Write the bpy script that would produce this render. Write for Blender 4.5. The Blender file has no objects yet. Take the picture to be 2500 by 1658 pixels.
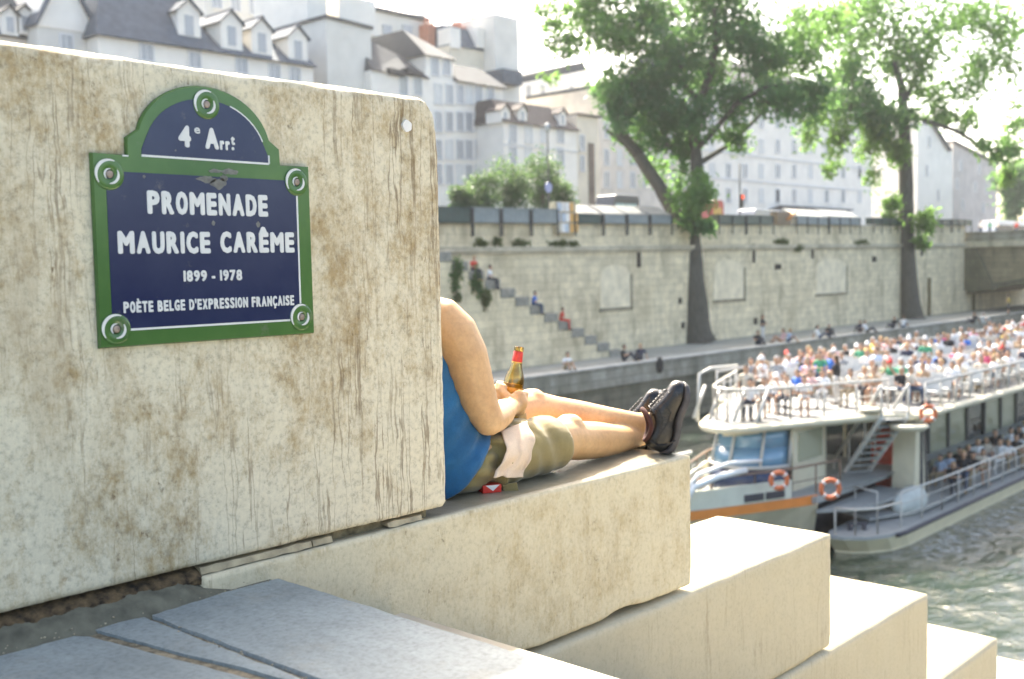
import bpy, bmesh, math, random
import numpy as np
from mathutils import Vector, Matrix, noise
R = math.radians
SC = bpy.context.scene
COL = SC.collection

# ------------------------------------------------------------------ camera
FPX, YAW, PITCH, ROLL = 2634.457, R(43.00482), R(3.80373), R(-1.18203)
FWD = Vector((math.cos(YAW)*math.cos(PITCH), math.sin(YAW)*math.cos(PITCH), -math.sin(PITCH)))
_rt = Vector((math.sin(YAW), -math.cos(YAW), 0)); _up = _rt.cross(FWD)
RT = math.cos(ROLL)*_rt + math.sin(ROLL)*_up
UP = -math.sin(ROLL)*_rt + math.cos(ROLL)*_up
CAM = Vector((0, -2.0, 0))
cd = bpy.data.cameras.new("Camera"); cam = bpy.data.objects.new("Camera", cd); COL.objects.link(cam)
m = Matrix.Identity(4)
for i in range(3):
    m[i][0], m[i][1], m[i][2], m[i][3] = RT[i], UP[i], -FWD[i], CAM[i]
cam.matrix_world = m
cd.sensor_width = 36; cd.lens = FPX/2500*36
cd.clip_start = .05; cd.clip_end = 2000
cd.dof.use_dof = True; cd.dof.focus_distance = 2.75; cd.dof.aperture_fstop = 3.8
SC.camera = cam

# ------------------------------------------------------------------ sky, sun, exposure
SUN_AZ, SUN_EL = R(55.5), R(48)          # azimuth from +X towards +Y
w = bpy.data.worlds.new("World"); SC.world = w; w.use_nodes = True
nt = w.node_tree; bg = nt.nodes["Background"]
sky = nt.nodes.new("ShaderNodeTexSky"); sky.sky_type = 'NISHITA'; sky.sun_disc = False
sky.sun_elevation = SUN_EL; sky.sun_rotation = R(90) - SUN_AZ
sky.air_density = .7; sky.dust_density = 4.5; sky.ozone_density = .35
wb = nt.nodes.new("ShaderNodeMix"); wb.data_type = 'RGBA'; wb.blend_type = 'MULTIPLY'; wb.inputs[0].default_value = 1
wb.inputs[7].default_value = (1.0, .955, .845, 1)      # daylight film balanced a little warm
nt.links.new(sky.outputs[0], wb.inputs[6]); nt.links.new(wb.outputs[2], bg.inputs[0]); bg.inputs[1].default_value = .15
sl = bpy.data.lights.new("Sun", 'SUN'); sl.energy = 3.3; sl.angle = R(.6); sl.color = (1, .94, .82)
so = bpy.data.objects.new("Sun", sl); COL.objects.link(so)
sd = Vector((math.cos(SUN_AZ)*math.cos(SUN_EL), math.sin(SUN_AZ)*math.cos(SUN_EL), math.sin(SUN_EL)))
so.rotation_euler = sd.to_track_quat('Z', 'Y').to_euler(); so.location = (0, 0, 40)
SC.view_settings.view_transform = 'Standard'; SC.view_settings.look = 'None'
SC.view_settings.exposure = 2.42; SC.view_settings.gamma = 1
SC.cycles.max_bounces = 6; SC.cycles.diffuse_bounces = 3; SC.cycles.transparent_max_bounces = 8
SC.cycles.caustics_reflective = False; SC.cycles.caustics_refractive = False

# ------------------------------------------------------------------ helpers
def ray(x, y):
    return FWD + RT*((x-1250)/FPX) - UP*((y-829)/FPX)
def at(x, y, Y=None, Z=None, D=None):
    """photo pixel (2500 wide) -> the point on plane Y=.., Z=.. or at depth D"""
    d = ray(x, y)
    t = (Y-CAM.y)/d.y if Y is not None else (Z-CAM.z)/d.z if Z is not None else D
    return CAM + d*t
def proj(p):
    v = Vector(p)-CAM; z = v.dot(FWD)
    return 1250+FPX*v.dot(RT)/z, 829-FPX*v.dot(UP)/z, z
def tag(o, label=None, cat=None, group=None, kind=None):
    if label: o["label"] = label
    if cat: o["category"] = cat
    if group: o["group"] = group
    if kind: o["kind"] = kind
    return o
def thing(name, label, cat, loc=(0, 0, 0), group=None):
    o = bpy.data.objects.new(name, None); COL.objects.link(o); o.location = loc; o.empty_display_size = .1
    return tag(o, label, cat, group)
def wloc(o):
    v = Vector((0, 0, 0))
    while o is not None:
        v += o.location; o = o.parent
    return v
def copytree(o, parent=None):
    c = o.copy(); COL.objects.link(c)
    if parent is not None: c.parent = parent
    for ch in list(o.children): copytree(ch, c)
    return c

class MB:
    """collects shapes and links them as ONE mesh object"""
    def __init__(s): s.v = []; s.f = []; s.m = []; s.cur = 0
    def add(s, vs, fs, mi=None):
        b = len(s.v); s.v += [tuple(p) for p in vs]; s.f += [[b+i for i in f] for f in fs]
        s.m += [s.cur if mi is None else mi]*len(fs)
    def box(s, x0, x1, y0, y1, z0, z1, mi=None):
        s.add([(x0,y0,z0),(x1,y0,z0),(x1,y1,z0),(x0,y1,z0),(x0,y0,z1),(x1,y0,z1),(x1,y1,z1),(x0,y1,z1)],
              [(3,2,1,0),(4,5,6,7),(0,1,5,4),(1,2,6,5),(2,3,7,6),(3,0,4,7)], mi)
    def obox(s, c, ax, ay, az, mi=None):
        """oriented box: centre and three half-axis vectors"""
        c, ax, ay, az = Vector(c), Vector(ax), Vector(ay), Vector(az)
        P = [c+ax*a+ay*b+az*d for d in (-1, 1) for a, b in ((-1,-1),(1,-1),(1,1),(-1,1))]
        s.add(P, [(3,2,1,0),(4,5,6,7),(0,1,5,4),(1,2,6,5),(2,3,7,6),(3,0,4,7)], mi)
    def prism(s, poly, z0, z1, mi=None):
        n = len(poly)
        s.add([(x,y,z0) for x,y in poly]+[(x,y,z1) for x,y in poly],
              [list(range(n))[::-1], list(range(n,2*n))]+[(i,(i+1)%n,n+(i+1)%n,n+i) for i in range(n)], mi)
    def xprism(s, poly, y0, y1, mi=None):
        """polygon in XZ swept along Y"""
        n = len(poly)
        s.add([(x,y0,z) for x,z in poly]+[(x,y1,z) for x,z in poly],
              [list(range(n)), list(range(n,2*n))[::-1]]+[((i+1)%n,i,n+i,n+(i+1)%n) for i in range(n)], mi)
    def loft(s, rings, cap=True, mi=None):
        n = len(rings[0]); V = [p for r in rings for p in r]; F = []
        for k in range(len(rings)-1):
            for i in range(n):
                j = (i+1) % n
                F.append((k*n+i, k*n+j, (k+1)*n+j, (k+1)*n+i))
        if cap:
            F.append(list(range(n))[::-1]); F.append(list(range((len(rings)-1)*n, len(rings)*n)))
        s.add(V, F, mi)
    def tube(s, pts, rad, n=8, cap=True, mi=None, up=(0, 0, 1), jit=0):
        pts = [Vector(p) for p in pts]; rings = []
        if not hasattr(rad, '__len__'): rad = [rad]*len(pts)
        a = None
        for k, p in enumerate(pts):
            t = (pts[min(k+1, len(pts)-1)]-pts[max(k-1, 0)]).normalized()
            if a is None:
                u = Vector(up)
                if abs(t.dot(u)) > .95: u = Vector((1, 0, 0))
                a = (u - t*t.dot(u)).normalized()
            else:
                a = (a - t*t.dot(a)).normalized()
            b = t.cross(a); r = rad[k]
            ra, rb = r if hasattr(r, '__len__') else (r, r)
            rings.append([p + (a*math.cos(q)*ra + b*math.sin(q)*rb)*(1+jit*noise.noise(p*1.3+Vector((q*2, k*.7, 0)))) for q in (2*math.pi*i/n for i in range(n))])
        s.loft(rings, cap, mi)
    def capsule(s, p0, p1, r0, r1, n=12, mi=None):
        """round-ended limb"""
        p0, p1 = Vector(p0), Vector(p1); d = (p1-p0).normalized()
        pts, rr = [], []
        for q in (-80, -55, -28): pts.append(p0+d*r0*math.sin(R(q))); rr.append(r0*math.cos(R(q)))
        pts += [p0, p1]; rr += [r0, r1]
        for q in (28, 55, 80): pts.append(p1+d*r1*math.sin(R(q))); rr.append(r1*math.cos(R(q)))
        s.tube(pts, rr, n, True, mi)
    def ball(s, c, r, n=12, mi=None):
        c = Vector(c); rx, ry, rz = r if hasattr(r, '__len__') else (r, r, r)
        rings = []
        for k in range(1, n//2+1):
            q = math.pi*(k/(n//2+1))-math.pi/2
            rings.append([c+Vector((rx*math.cos(q)*math.cos(a), ry*math.cos(q)*math.sin(a), rz*math.sin(q))) for a in (2*math.pi*i/n for i in range(n))])
        s.loft(rings, True, mi)
    def build(s, name, mats, parent=None, smooth=False, autosm=None):
        me = bpy.data.meshes.new(name)
        off = wloc(parent) if parent is not None else Vector((0, 0, 0))
        me.from_pydata([(x-off.x, y-off.y, z-off.z) for x, y, z in s.v], [], s.f)
        if not isinstance(mats, (list, tuple)): mats = [mats]
        for q in mats: me.materials.append(q)
        me.polygons.foreach_set('material_index', s.m)
        if smooth: me.polygons.foreach_set('use_smooth', [True]*len(s.f))
        me.update()
        bm = bmesh.new(); bm.from_mesh(me); bmesh.ops.recalc_face_normals(bm, faces=bm.faces); bm.to_mesh(me); bm.free()
        o = bpy.data.objects.new(name, me); COL.objects.link(o)
        if parent is not None: o.parent = parent
        if autosm: me.set_sharp_from_angle(angle=R(autosm))
        return o

def bake(o, mods):
    """apply modifiers (name, settings) in order and keep one plain mesh"""
    for t, kw in mods:
        md = o.modifiers.new(t, t)
        for k, v in kw.items(): setattr(md, k, v)
    dg = bpy.context.evaluated_depsgraph_get(); dg.update()
    me = bpy.data.meshes.new_from_object(o.evaluated_get(dg), depsgraph=dg)
    o.modifiers.clear(); old = o.data; o.data = me; bpy.data.meshes.remove(old); me.name = o.name
    return o

# ------------------------------------------------------------------ materials
def lin(h):
    h = h.lstrip('#'); c = [int(h[i:i+2], 16)/255 for i in (0, 2, 4)]
    return tuple(x/12.92 if x <= .04045 else ((x+.055)/1.055)**2.4 for x in c)
class N:
    """small node-tree writer"""
    def __init__(s, name):
        s.mat = bpy.data.materials.new(name); s.mat.use_nodes = True; s.t = s.mat.node_tree
        s.p = s.t.nodes["Principled BSDF"]; s.out = s.t.nodes["Material Output"]; s.tc = s.t.nodes.new("ShaderNodeTexCoord")
    def n(s, typ, **kw):
        q = s.t.nodes.new("ShaderNode"+typ)
        for k, v in kw.items(): setattr(q, k, v)
        return q
    def l(s, a, b): s.t.links.new(a, b)
    def coord(s, scale=(1, 1, 1), src='Object', off=(0, 0, 0)):
        mp = s.n("Mapping"); mp.inputs[3].default_value = scale; mp.inputs[1].default_value = off
        s.l(s.tc.outputs[src], mp.inputs[0]); return mp.outputs[0]
    def noise(s, vec, scale=5, detail=4, rough=.55, dist=0):
        q = s.n("TexNoise"); q.inputs['Scale'].default_value = scale; q.inputs['Detail'].default_value = detail
        q.inputs['Roughness'].default_value = rough; q.inputs['Distortion'].default_value = dist
        s.l(vec, q.inputs['Vector']); return q.outputs[0]
    def ramp(s, fac, stops):
        q = s.n("ValToRGB"); e = q.color_ramp.elements
        while len(e) < len(stops): e.new(.5)
        for el, (p, c) in zip(e, stops):
            el.position = p; el.color = (*c, 1) if hasattr(c, '__len__') else (c, c, c, 1)
        s.l(fac, q.inputs[0]); return q.outputs[0]
    def mix(s, fac, a, b, mode='MIX'):
        q = s.n("Mix", data_type='RGBA', blend_type=mode)
        for sock, val in ((q.inputs[0], fac), (q.inputs[6], a), (q.inputs[7], b)):
            if hasattr(val, 'is_linked') or isinstance(val, bpy.types.NodeSocket): s.l(val, sock)
            elif hasattr(val, '__len__'): sock.default_value = (*val, 1)
            else: sock.default_value = val
        return q.outputs[2]
    def math(s, op, a, b=0, clamp=False):
        q = s.n("Math", operation=op, use_clamp=clamp)
        for sock, val in ((q.inputs[0], a), (q.inputs[1], b)):
            if isinstance(val, bpy.types.NodeSocket): s.l(val, sock)
            else: sock.default_value = val
        return q.outputs[0]
    def bump(s, h, strength=.3, dist=.01):
        q = s.n("Bump"); q.inputs['Strength'].default_value = strength; q.inputs['Distance'].default_value = dist
        s.l(h, q.inputs['Height']); s.l(q.outputs[0], s.p.inputs['Normal'])
    def base(s, c):
        if isinstance(c, bpy.types.NodeSocket): s.l(c, s.p.inputs['Base Color'])
        else: s.p.inputs['Base Color'].default_value = (*c, 1)
    def rough(s, v): s.p.inputs['Roughness'].default_value = v

def M(name, col, rough=.65, var=.18, scale=6, metal=0, bump=0, bscale=40, spec=None, coat=0):
    """plain painted / cloth / stone surface with uneven tone"""
    q = N(name); v = q.coord()
    a = q.noise(v, scale, 5)
    c0 = tuple(x*(1-var) for x in col); c1 = tuple(min(1, x*(1+var)) for x in col)
    q.base(q.ramp(a, [(.3, c0), (.7, c1)])); q.rough(rough); q.p.inputs['Metallic'].default_value = metal
    if spec is not None: q.p.inputs['Specular IOR Level'].default_value = spec
    if coat: q.p.inputs['Coat Weight'].default_value = coat
    if bump: q.bump(q.noise(v, bscale, 4), bump, .004)
    return q.mat

def stone_mat(name, stain=1.0, light=(.61, .545, .395), tan=(.36, .27, .14), dark=(.15, .095, .045), off=0.0, polish=False, x0=1.0):
    """travertine-like parapet stone: blotches, crust, thin wandering drip lines, dark pits"""
    q = N(name); v = q.coord(off=(off, 0, 0)); lo = stain < .5
    big = q.noise(v, 1.9, 3, .5); mid = q.noise(v, 7, 9, .72); fine = q.noise(v, 75, 5, .75); cru = q.noise(q.coord((1, 1, .55), off=(off, 1, 0)), 22, 8, .78)
    blot = q.math('ADD', q.math('ADD', q.math('MULTIPLY', big, .30), q.math('MULTIPLY', mid, .36)), q.math('MULTIPLY', cru, .54))
    sz_ = q.n('SeparateXYZ'); q.l(q.tc.outputs['Object'], sz_.inputs[0])
    if not lo and not polish: blot = q.math('SUBTRACT', blot, q.math('MULTIPLY', q.math('SUBTRACT', sz_.outputs[2], .48), .055))   # soot and lichen thicken towards the top
    half = tuple(a*.45+b*.55 for a, b in zip(tan, light))
    c = q.ramp(blot, [(.484, tan), (.550, half), (.615, light)] if not lo else [(.40, tuple(a*.4+b*.6 for a, b in zip(tan, light))), (.70, light)])
    c = q.mix(.35 if lo else .5 if polish else .85, c, q.ramp(fine, [(.34, .66), (.48, 1.0), (.68, 1.14)]), 'MULTIPLY')
    # wandering vertical drip lines: level lines of a noise stretched along Z
    wob = q.n("VectorMath", operation='MULTIPLY_ADD')
    nz = q.n("TexNoise"); nz.inputs['Scale'].default_value = 14; nz.inputs['Detail'].default_value = 4
    q.l(v, nz.inputs['Vector']); q.l(nz.outputs[1], wob.inputs[0]); wob.inputs[1].default_value = (.022, 0, 0); q.l(v, wob.inputs[2])
    mp = q.n("Mapping"); mp.inputs[3].default_value = (1, 1, .045); q.l(wob.outputs[0], mp.inputs[0])
    st = q.noise(mp.outputs[0], 34, 2, .5)
    ln = q.ramp(q.math('ABSOLUTE', q.math('SUBTRACT', st, .5)), [(.0, 1), (.010, .85), (.026, 0)])
    sep = q.n("SeparateXYZ"); q.l(q.tc.outputs['Object'], sep.inputs[0])
    more = q.math('MULTIPLY', q.math('SUBTRACT', sep.outputs[0], -.35), .16, True)
    mask = q.ramp(q.math('ADD', q.noise(q.coord((1, 1, .5), off=(off+3, 0, 2)), 3.6, 6, .68), more if not lo and not polish else 0.0), [(.47, 0), (.60, 1)])
    drip = q.math('MULTIPLY', q.math('MULTIPLY', ln, mask), q.ramp(q.noise(q.coord((1, 1, .5)), 18, 4, .7), [(.35, .25), (.55, 1)]))
    if polish:                                    # the second block is streaked only towards the tall one
        drip = q.math('MULTIPLY', drip, q.math('MULTIPLY', q.math('SUBTRACT', .25, sep.outputs[0]), 2.2, True))
    c = q.mix(q.math('MULTIPLY', drip, .68 if not lo else .38), c, dark)
    # broad brown runs
    run = q.ramp(q.noise(q.coord((1, 1, .14), off=(off+7, 0, 0)), 10, 7, .72), [(.50, 0), (.70, 1)])
    run = q.math('MULTIPLY', run, q.ramp(q.noise(q.coord(off=(off, 4, 0)), 2.3, 5), [(.44, 0), (.60, 1)]))
    c = q.mix(q.math('MULTIPLY', run, .5*stain), c, (.26, .18, .085))
    pit = q.ramp(q.noise(q.coord((1, 1, .6)), 40, 6, .8), [(.60, 0), (.67, 1)])
    pit = q.math('MULTIPLY', pit, q.ramp(mid, [(.45, 1), (.58, 0)]))
    c = q.mix(q.math('MULTIPLY', pit, .8*stain), c, dark)
    rg = .84
    if polish:                                    # seat worn smooth on top; patina darkened further in colour for its shade
        ge = q.n("NewGeometry"); sp = q.n("SeparateXYZ"); q.l(ge.outputs['Normal'], sp.inputs[0])
        up = q.ramp(sp.outputs[2], [(.80, 0), (.97, 1)])
        worn_shade = q.ramp(q.noise(v, 9, 5, .7), [(.3, (.17, .15, .105)), (.7, (.27, .245, .18))]); c = q.mix(q.math('MULTIPLY', up, .85), c, worn_shade)
        rg = q.math('SUBTRACT', .84, q.math('MULTIPLY', up, .56))
    q.base(c); q.p.inputs['Specular IOR Level'].default_value = .35
    if isinstance(rg, float): q.rough(rg)
    else: q.l(rg, q.p.inputs['Roughness'])
    h = q.math('ADD', q.math('MULTIPLY', cru, .7), q.math('MULTIPLY', fine, .4))
    h = q.math('SUBTRACT', h, q.math('MULTIPLY', pit, .5)); h = q.math('SUBTRACT', h, q.math('MULTIPLY', drip, .3))
    q.bump(h, .5 if not lo else .22, .006)
    return q.mat

def masonry_mat(name, c0, c1, mortar, sx=1.1, sz=.42, stains=(.17, .14, .09), amount=.5, big=.25):
    """ashlar wall for faces along X: brick pattern on (x, z)"""
    q = N(name); sep = q.n("SeparateXYZ"); q.l(q.tc.outputs['Object'], sep.inputs[0])
    cmb = q.n("CombineXYZ"); q.l(q.math('ADD', sep.outputs[0], sep.outputs[1]), cmb.inputs[0]); q.l(sep.outputs[2], cmb.inputs[1])
    br = q.n("TexBrick"); br.inputs['Scale'].default_value = 1; br.inputs['Brick Width'].default_value = sx; br.inputs['Row Height'].default_value = sz
    br.inputs['Mortar Size'].default_value = .015; br.inputs['Color1'].default_value = (*c0, 1); br.inputs['Color2'].default_value = (*c1, 1)
    br.inputs['Mortar'].default_value = (*mortar, 1); q.l(cmb.outputs[0], br.inputs['Vector'])
    v = q.coord()
    c = q.mix(.75, br.outputs[0], q.ramp(q.noise(v, 1.3, 7, .65), [(.3, .62), (.7, 1.25)]), 'MULTIPLY')
    st = q.ramp(q.noise(q.coord((1, 1, .35)), .55, 8, .7), [(.5, 0), (.72, 1)])
    c = q.mix(q.math('MULTIPLY', st, amount), c, stains)
    st2 = q.ramp(q.noise(v, big, 5, .6), [(.55, 0), (.7, 1)])
    c = q.mix(q.math('MULTIPLY', st2, amount*.6), c, tuple(x*1.5 for x in stains))
    q.base(c); q.rough(.9); q.bump(q.noise(v, 9, 5), .3, .03)
    return q.mat

def leaf_mat(name, c0, c1, trans=.45):
    q = N(name); v = q.coord()
    c = q.ramp(q.noise(v, .9, 4, .7), [(.3, c0), (.7, c1)])
    q.base(c); q.rough(.55)
    tr = q.n("BsdfTranslucent"); q.l(q.mix(.55, c, (.24, .42, .10)), tr.inputs[0])
    mx = q.n("MixShader"); mx.inputs[0].default_value = trans
    q.l(q.p.outputs[0], mx.inputs[1]); q.l(tr.outputs[0], mx.inputs[2]); q.l(mx.outputs[0], q.out.inputs[0])
    return q.mat
def glass_mat(name, tint, rough=.08, alpha=None):
    q = N(name); q.base(tint); q.rough(rough); q.p.inputs['Specular IOR Level'].default_value = .9
    q.bump(q.noise(q.coord(), 3, 2), .05, .01)
    return q.mat
def attr_mat(name, attr, rough=.8, var=.15):
    """colour read from the object: its shirt, hair or trousers"""
    q = N(name); a = q.n("Attribute"); a.attribute_type = 'OBJECT'; a.attribute_name = attr
    k = q.ramp(q.noise(q.coord(), 9, 3), [(.3, 1-var), (.7, 1+var*.4)])
    q.base(q.mix(1.0, a.outputs[0], k, 'MULTIPLY')); q.rough(rough); return q.mat

STONE1 = stone_mat("weathered_stone", 1.0)
STONE2 = stone_mat("washed_stone", .52, light=(.56, .495, .34), tan=(.43, .35, .205), off=3.3, polish=True)
STONE3 = stone_mat("clean_stone", .22, light=(.475, .425, .30), tan=(.39, .335, .22), off=9.1)
MORTAR = M("dirty_mortar", (.20, .16, .09), .95, .5, 40, bump=.6, bscale=120)
DIRT = M("brown_dirt", (.075, .050, .024), 1, .8, 60, bump=1, bscale=150)

# ================================================================== near bank: paving, stairs, stepped parapet
LAND = -.668
def rnd(p, s=1.0, o=0.0):
    return noise.noise(Vector(p)*s+Vector((o, o*.7, o*1.3)))
def stone_block(name, x0, x1, y0, y1, z0, z1, mat, parent, step=.013, r=.012, chip=.018, seed=0, cuts=(), ystep=None, wave=.0, rtop=0):
    """a hewn block: fine grid box, uneven rounded arrises, chipped lower edge, dressed face"""
    nx = max(2, int((x1-x0)/step)); nz = max(2, int((z1-z0)/step)); ny = max(3, int((y1-y0)/(ystep or step*2)))
    idx = {}; V = []; F = []
    def vid(i, j, k):
        q = (i, j, k)
        if q not in idx:
            idx[q] = len(V)
            p = Vector((x0+(x1-x0)*i/nx, y0+(y1-y0)*j/ny, z0+(z1-z0)*k/nz))
            e = rnd(p, 5.5, seed); e2 = rnd(p, 17, seed+4); e3 = rnd(p, 48, seed+9)
            rr = r*(1+.5*e)+max(0, e-.12)*chip*1.2+max(0, e2)*chip*.55
            low = max(0, 1-(p.z-z0)/.05)
            rr += low*max(0, rnd(p, 4, seed+2)+.1)*wave
            if rtop: rr += (rtop-r)*max(0, min(1, 1-(z1-p.z)/.03))*max(0, min(1, 1-(p.y-y0)/.03))*(.75+.5*e2)
            lo = Vector((x0+rr, y0+rr, z0+rr)); hi = Vector((x1-rr, y1-rr, z1-rr))
            c = Vector([min(max(p[a], lo[a]), hi[a]) for a in range(3)])
            d = p-c
            if d.length > 1e-6:
                nrm = d.normalized(); p = c+nrm*rr
            else: nrm = Vector((0, 0, 0))
            p = p+nrm*(.0028*e+.0022*e2+.0011*e3)
            for cn, cdist, amp in cuts:
                h = p.dot(cn)-cdist-amp*rnd(p, 14, seed+6)
                if h > 0: p = p-cn*h
            V.append(tuple(p))
        return idx[q]
    for i in range(nx):
        for k in range(nz):
            F.append([vid(i,0,k), vid(i+1,0,k), vid(i+1,0,k+1), vid(i,0,k+1)]); F.append([vid(i,ny,k), vid(i,ny,k+1), vid(i+1,ny,k+1), vid(i+1,ny,k)])
    for j in range(ny):
        for k in range(nz):
            F.append([vid(0,j,k), vid(0,j,k+1), vid(0,j+1,k+1), vid(0,j+1,k)]); F.append([vid(nx,j,k), vid(nx,j+1,k), vid(nx,j+1,k+1), vid(nx,j,k+1)])
    for i in range(nx):
        for j in range(ny):
            F.append([vid(i,j,0), vid(i,j+1,0), vid(i+1,j+1,0), vid(i+1,j,0)]); F.append([vid(i,j,nz), vid(i+1,j,nz), vid(i+1,j+1,nz), vid(i,j+1,nz)])
    mb = MB(); mb.add(V, F)
    return mb.build(name, mat, parent, smooth=True)

wall = thing('stone_parapet', 'stepped parapet of huge cream limestone blocks running down beside the steps', 'parapet', (1.5, .25, LAND))
def cut(px, pz, qx, qz, amp):
    n_ = Vector((qz-pz, 0, px-qx)).normalized()
    if n_.x < 0: n_ = -n_
    return (n_, n_.dot(Vector((px, 0, pz))), amp)
b = stone_block('stone_block', -1.2, 1.886, 0, .5, -.609, .428, STONE1, wall, .0125, .0065, .013, 0,
                cuts=[cut(1.838, .428, 1.872, .385, .006), cut(1.866, .40, 1.888, .27, .008), cut(1.895, -.585, 1.865, -.612, .004)], ystep=.02, rtop=.028)
tag(b, 'tallest stained block with the street sign screwed to it')
b = stone_block('stone_block', 1.17, 2.985, -.014, .52, -1.066, -.630, STONE2, wall, .0125, .0055, .011, 5, ystep=.035, wave=.07)
tag(b, 'second block, the seat of the lying man')
b = stone_block('stone_block', 1.3, 3.962, -.024, .50, -1.545, -1.085, STONE3, wall, .018, .006, .012, 11, ystep=.05, wave=.02)
tag(b, 'third block with an empty sunlit top')
b = stone_block('stone_block', 2.5, 4.925, -.030, .46, -2.005, -1.556, STONE3, wall, .024, .006, .014, 17, ystep=.07, wave=.01)
tag(b, 'fourth block down the steps')
b = stone_block('stone_block', 3.6, 5.845, -.034, .44, -2.465, -2.016, STONE3, wall, .035, .007, .012, 23, ystep=.09)
tag(b, 'fifth block low at the frame edge')
b = stone_block('stone_block', 4.7, 6.85, -.038, .44, -2.93, -2.478, STONE3, wall, .045, .007, .012, 29, ystep=.1)
tag(b, 'lowest block in the corner')
# mortar bed, dark gaps and a few stone slips in the joint under the tall block
mb = MB(); rs = random.Random(3)
mb.box(-1.2, 1.84, .030, .49, -.634, -.604)
for x0, x1, y, z0, z1 in ((1.175, 1.46, -.001, -.628, -.6145), (1.465, 1.52, .001, -.628, -.615), (1.69, 1.80, .0, -.628, -.616)):
    V = []; nn = 14
    for k in range(nn+1):
        x = x0+(x1-x0)*k/nn; a = .003*rnd((x, 0, 0), 30)
        V += [(x, y+.5*abs(a), z0+a), (x, y+.004+abs(a), z1-a*.8), (x, .08, z1-a*.8)]
    F = []
    for k in range(nn):
        F += [(3*k, 3*k+3, 3*k+4, 3*k+1), (3*k+1, 3*k+4, 3*k+5, 3*k+2)]
    F += [(0, 1, 2), (3*nn, 3*nn+2, 3*nn+1)]
    mb.add(V, F, 1)
mb.box(1.5, 2.9, .05, .48, -1.09, -1.06); mb.box(2.7, 3.9, .05, .45, -1.562, -1.54); mb.box(3.7, 4.85, .05, .43, -2.02, -2.0); mb.box(4.8, 5.8, .05, .42, -2.48, -2.46)
mb.cur = 0; mb.build('mortar_joint', [MORTAR, M('slip_stone', (.36, .30, .19), .9, .35, 25, bump=.5)], wall)
pl = at(940*1.0575, 291*1.0575, Y=-.004)
mb = MB(); pts = [(pl.x+.0135*(1+.12*math.sin(a*2.6))*math.cos(a), pl.z+.0145*(1+.1*math.cos(a*3))*math.sin(a)) for a in (2*math.pi*i/26 for i in range(26))]
mb.xprism(pts, -.0055, .004); mb.build('filler_plug', M("white_filler", (.72, .70, .66), .8, .05, 60), wall)

# paving slabs with sandy joints
def slate_mat():
    q = N("blue_grey_paving"); v = q.coord()
    a = q.noise(v, 2.2, 5, .6); f = q.noise(v, 85, 5, .75); st = q.noise(q.coord((1, .25, 1)), 26, 5, .7)
    c = q.ramp(a, [(.3, (.175, .205, .212)), (.7, (.27, .308, .312))])
    c = q.mix(.7, c, q.ramp(f, [(.3, .5), (.5, 1.0), (.75, 1.3)]), 'MULTIPLY')
    c = q.mix(.5, c, q.ramp(st, [(.3, .75), (.6, 1.08)]), 'MULTIPLY')
    c = q.mix(q.ramp(q.noise(v, 6, 6, .7), [(.55, 0), (.75, .35)]), c, (.25, .215, .15))
    q.base(c); q.rough(.62); q.bump(q.math('ADD', q.math('MULTIPLY', f, .5), st), .35, .004); return q.mat
SLATE = slate_mat()
def jline(p, q_):
    a = at(*p, Z=LAND); b_ = at(*q_, Z=LAND); return lambda y: a.x+(b_.x-a.x)*(y-a.y)/(b_.y-a.y)
j1 = jline((286, 1476), (751, 1657)); j2 = jline((135, 1517), (643, 1650))
def slab(xl, xr, ya, yb, gl, gr, seed):
    """slab between two edge lines, wavering edges, slightly domed arris"""
    n_ = 60; L = []; Rr = []
    for k in range(n_+1):
        y = ya+(yb-ya)*(k/n_)**2
        L.append((xl(y)+gl+.006*rnd((0, y, seed), 9)+.004*rnd((0, y, seed), 40), y)); Rr.append((xr(y)-gr+.005*rnd((3, y, seed), 8)+.004*rnd((3, y, seed), 45), y))
    V = []; F = []
    for (lx, y), (rx, _) in zip(L, Rr):
        for f, dz in ((0, -.022), (0, -.006), (.012, 0), (.25, .001), (.5, .002), (.75, .001), (.988, 0), (1, -.006), (1, -.05 if gr < .002 else -.022)):
            V.append((lx+(rx-lx)*f, y, LAND+dz+.0025*rnd((lx+(rx-lx)*f, y, 0), 5, seed)))
    for k in range(n_):
        for c in range(8):
            a = k*9+c; F.append((a, a+1, a+10, a+9))
    F.append(list(range(9))); F.append(list(range(n_*9, n_*9+9))[::-1])
    return V, F
pav = MB()
pav.add(*slab(j1, lambda y: 1.345, -.034, -3.2, .006, .0, 1)); pav.add(*slab(j2, j1, -.046, -3.2, .007, .006, 2))
pav.add(*slab(lambda y: -1.4, j2, -.046, -3.2, 0, .008, 3))
pav.cur = 1
pav.box(-1.4, 1.335, -3.2, -.02, LAND-.16, LAND-.006)
pav.cur = 2
V = []; F = []; n_ = 420
for k in range(n_+1):                        # cement fillet and dirt along the foot of the block
    x = -1.4+2.735*k/n_; a = rnd((x, 0, 0), 11); b_ = rnd((x, 5, 0), 38)
    tp = max(0, min(1, (1.24-x)/.12)); V += [(x, -.056-.010*a*tp-.003*b_, LAND-.006), (x, -.044-.009*a*tp, LAND-.003+(.005+.004*b_)*tp), (x, -.026+.005*b_, LAND-.004+(.028+.004*a+.003*b_)*tp), (x, .02, LAND-.004+(.050+.004*b_)*tp)]
for k in range(n_):
    for c in range(3): F.append((4*k+c, 4*k+4+c, 4*k+5+c, 4*k+1+c))
pav.add(V, F)
pav.cur = 3
V = []; F = []
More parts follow.
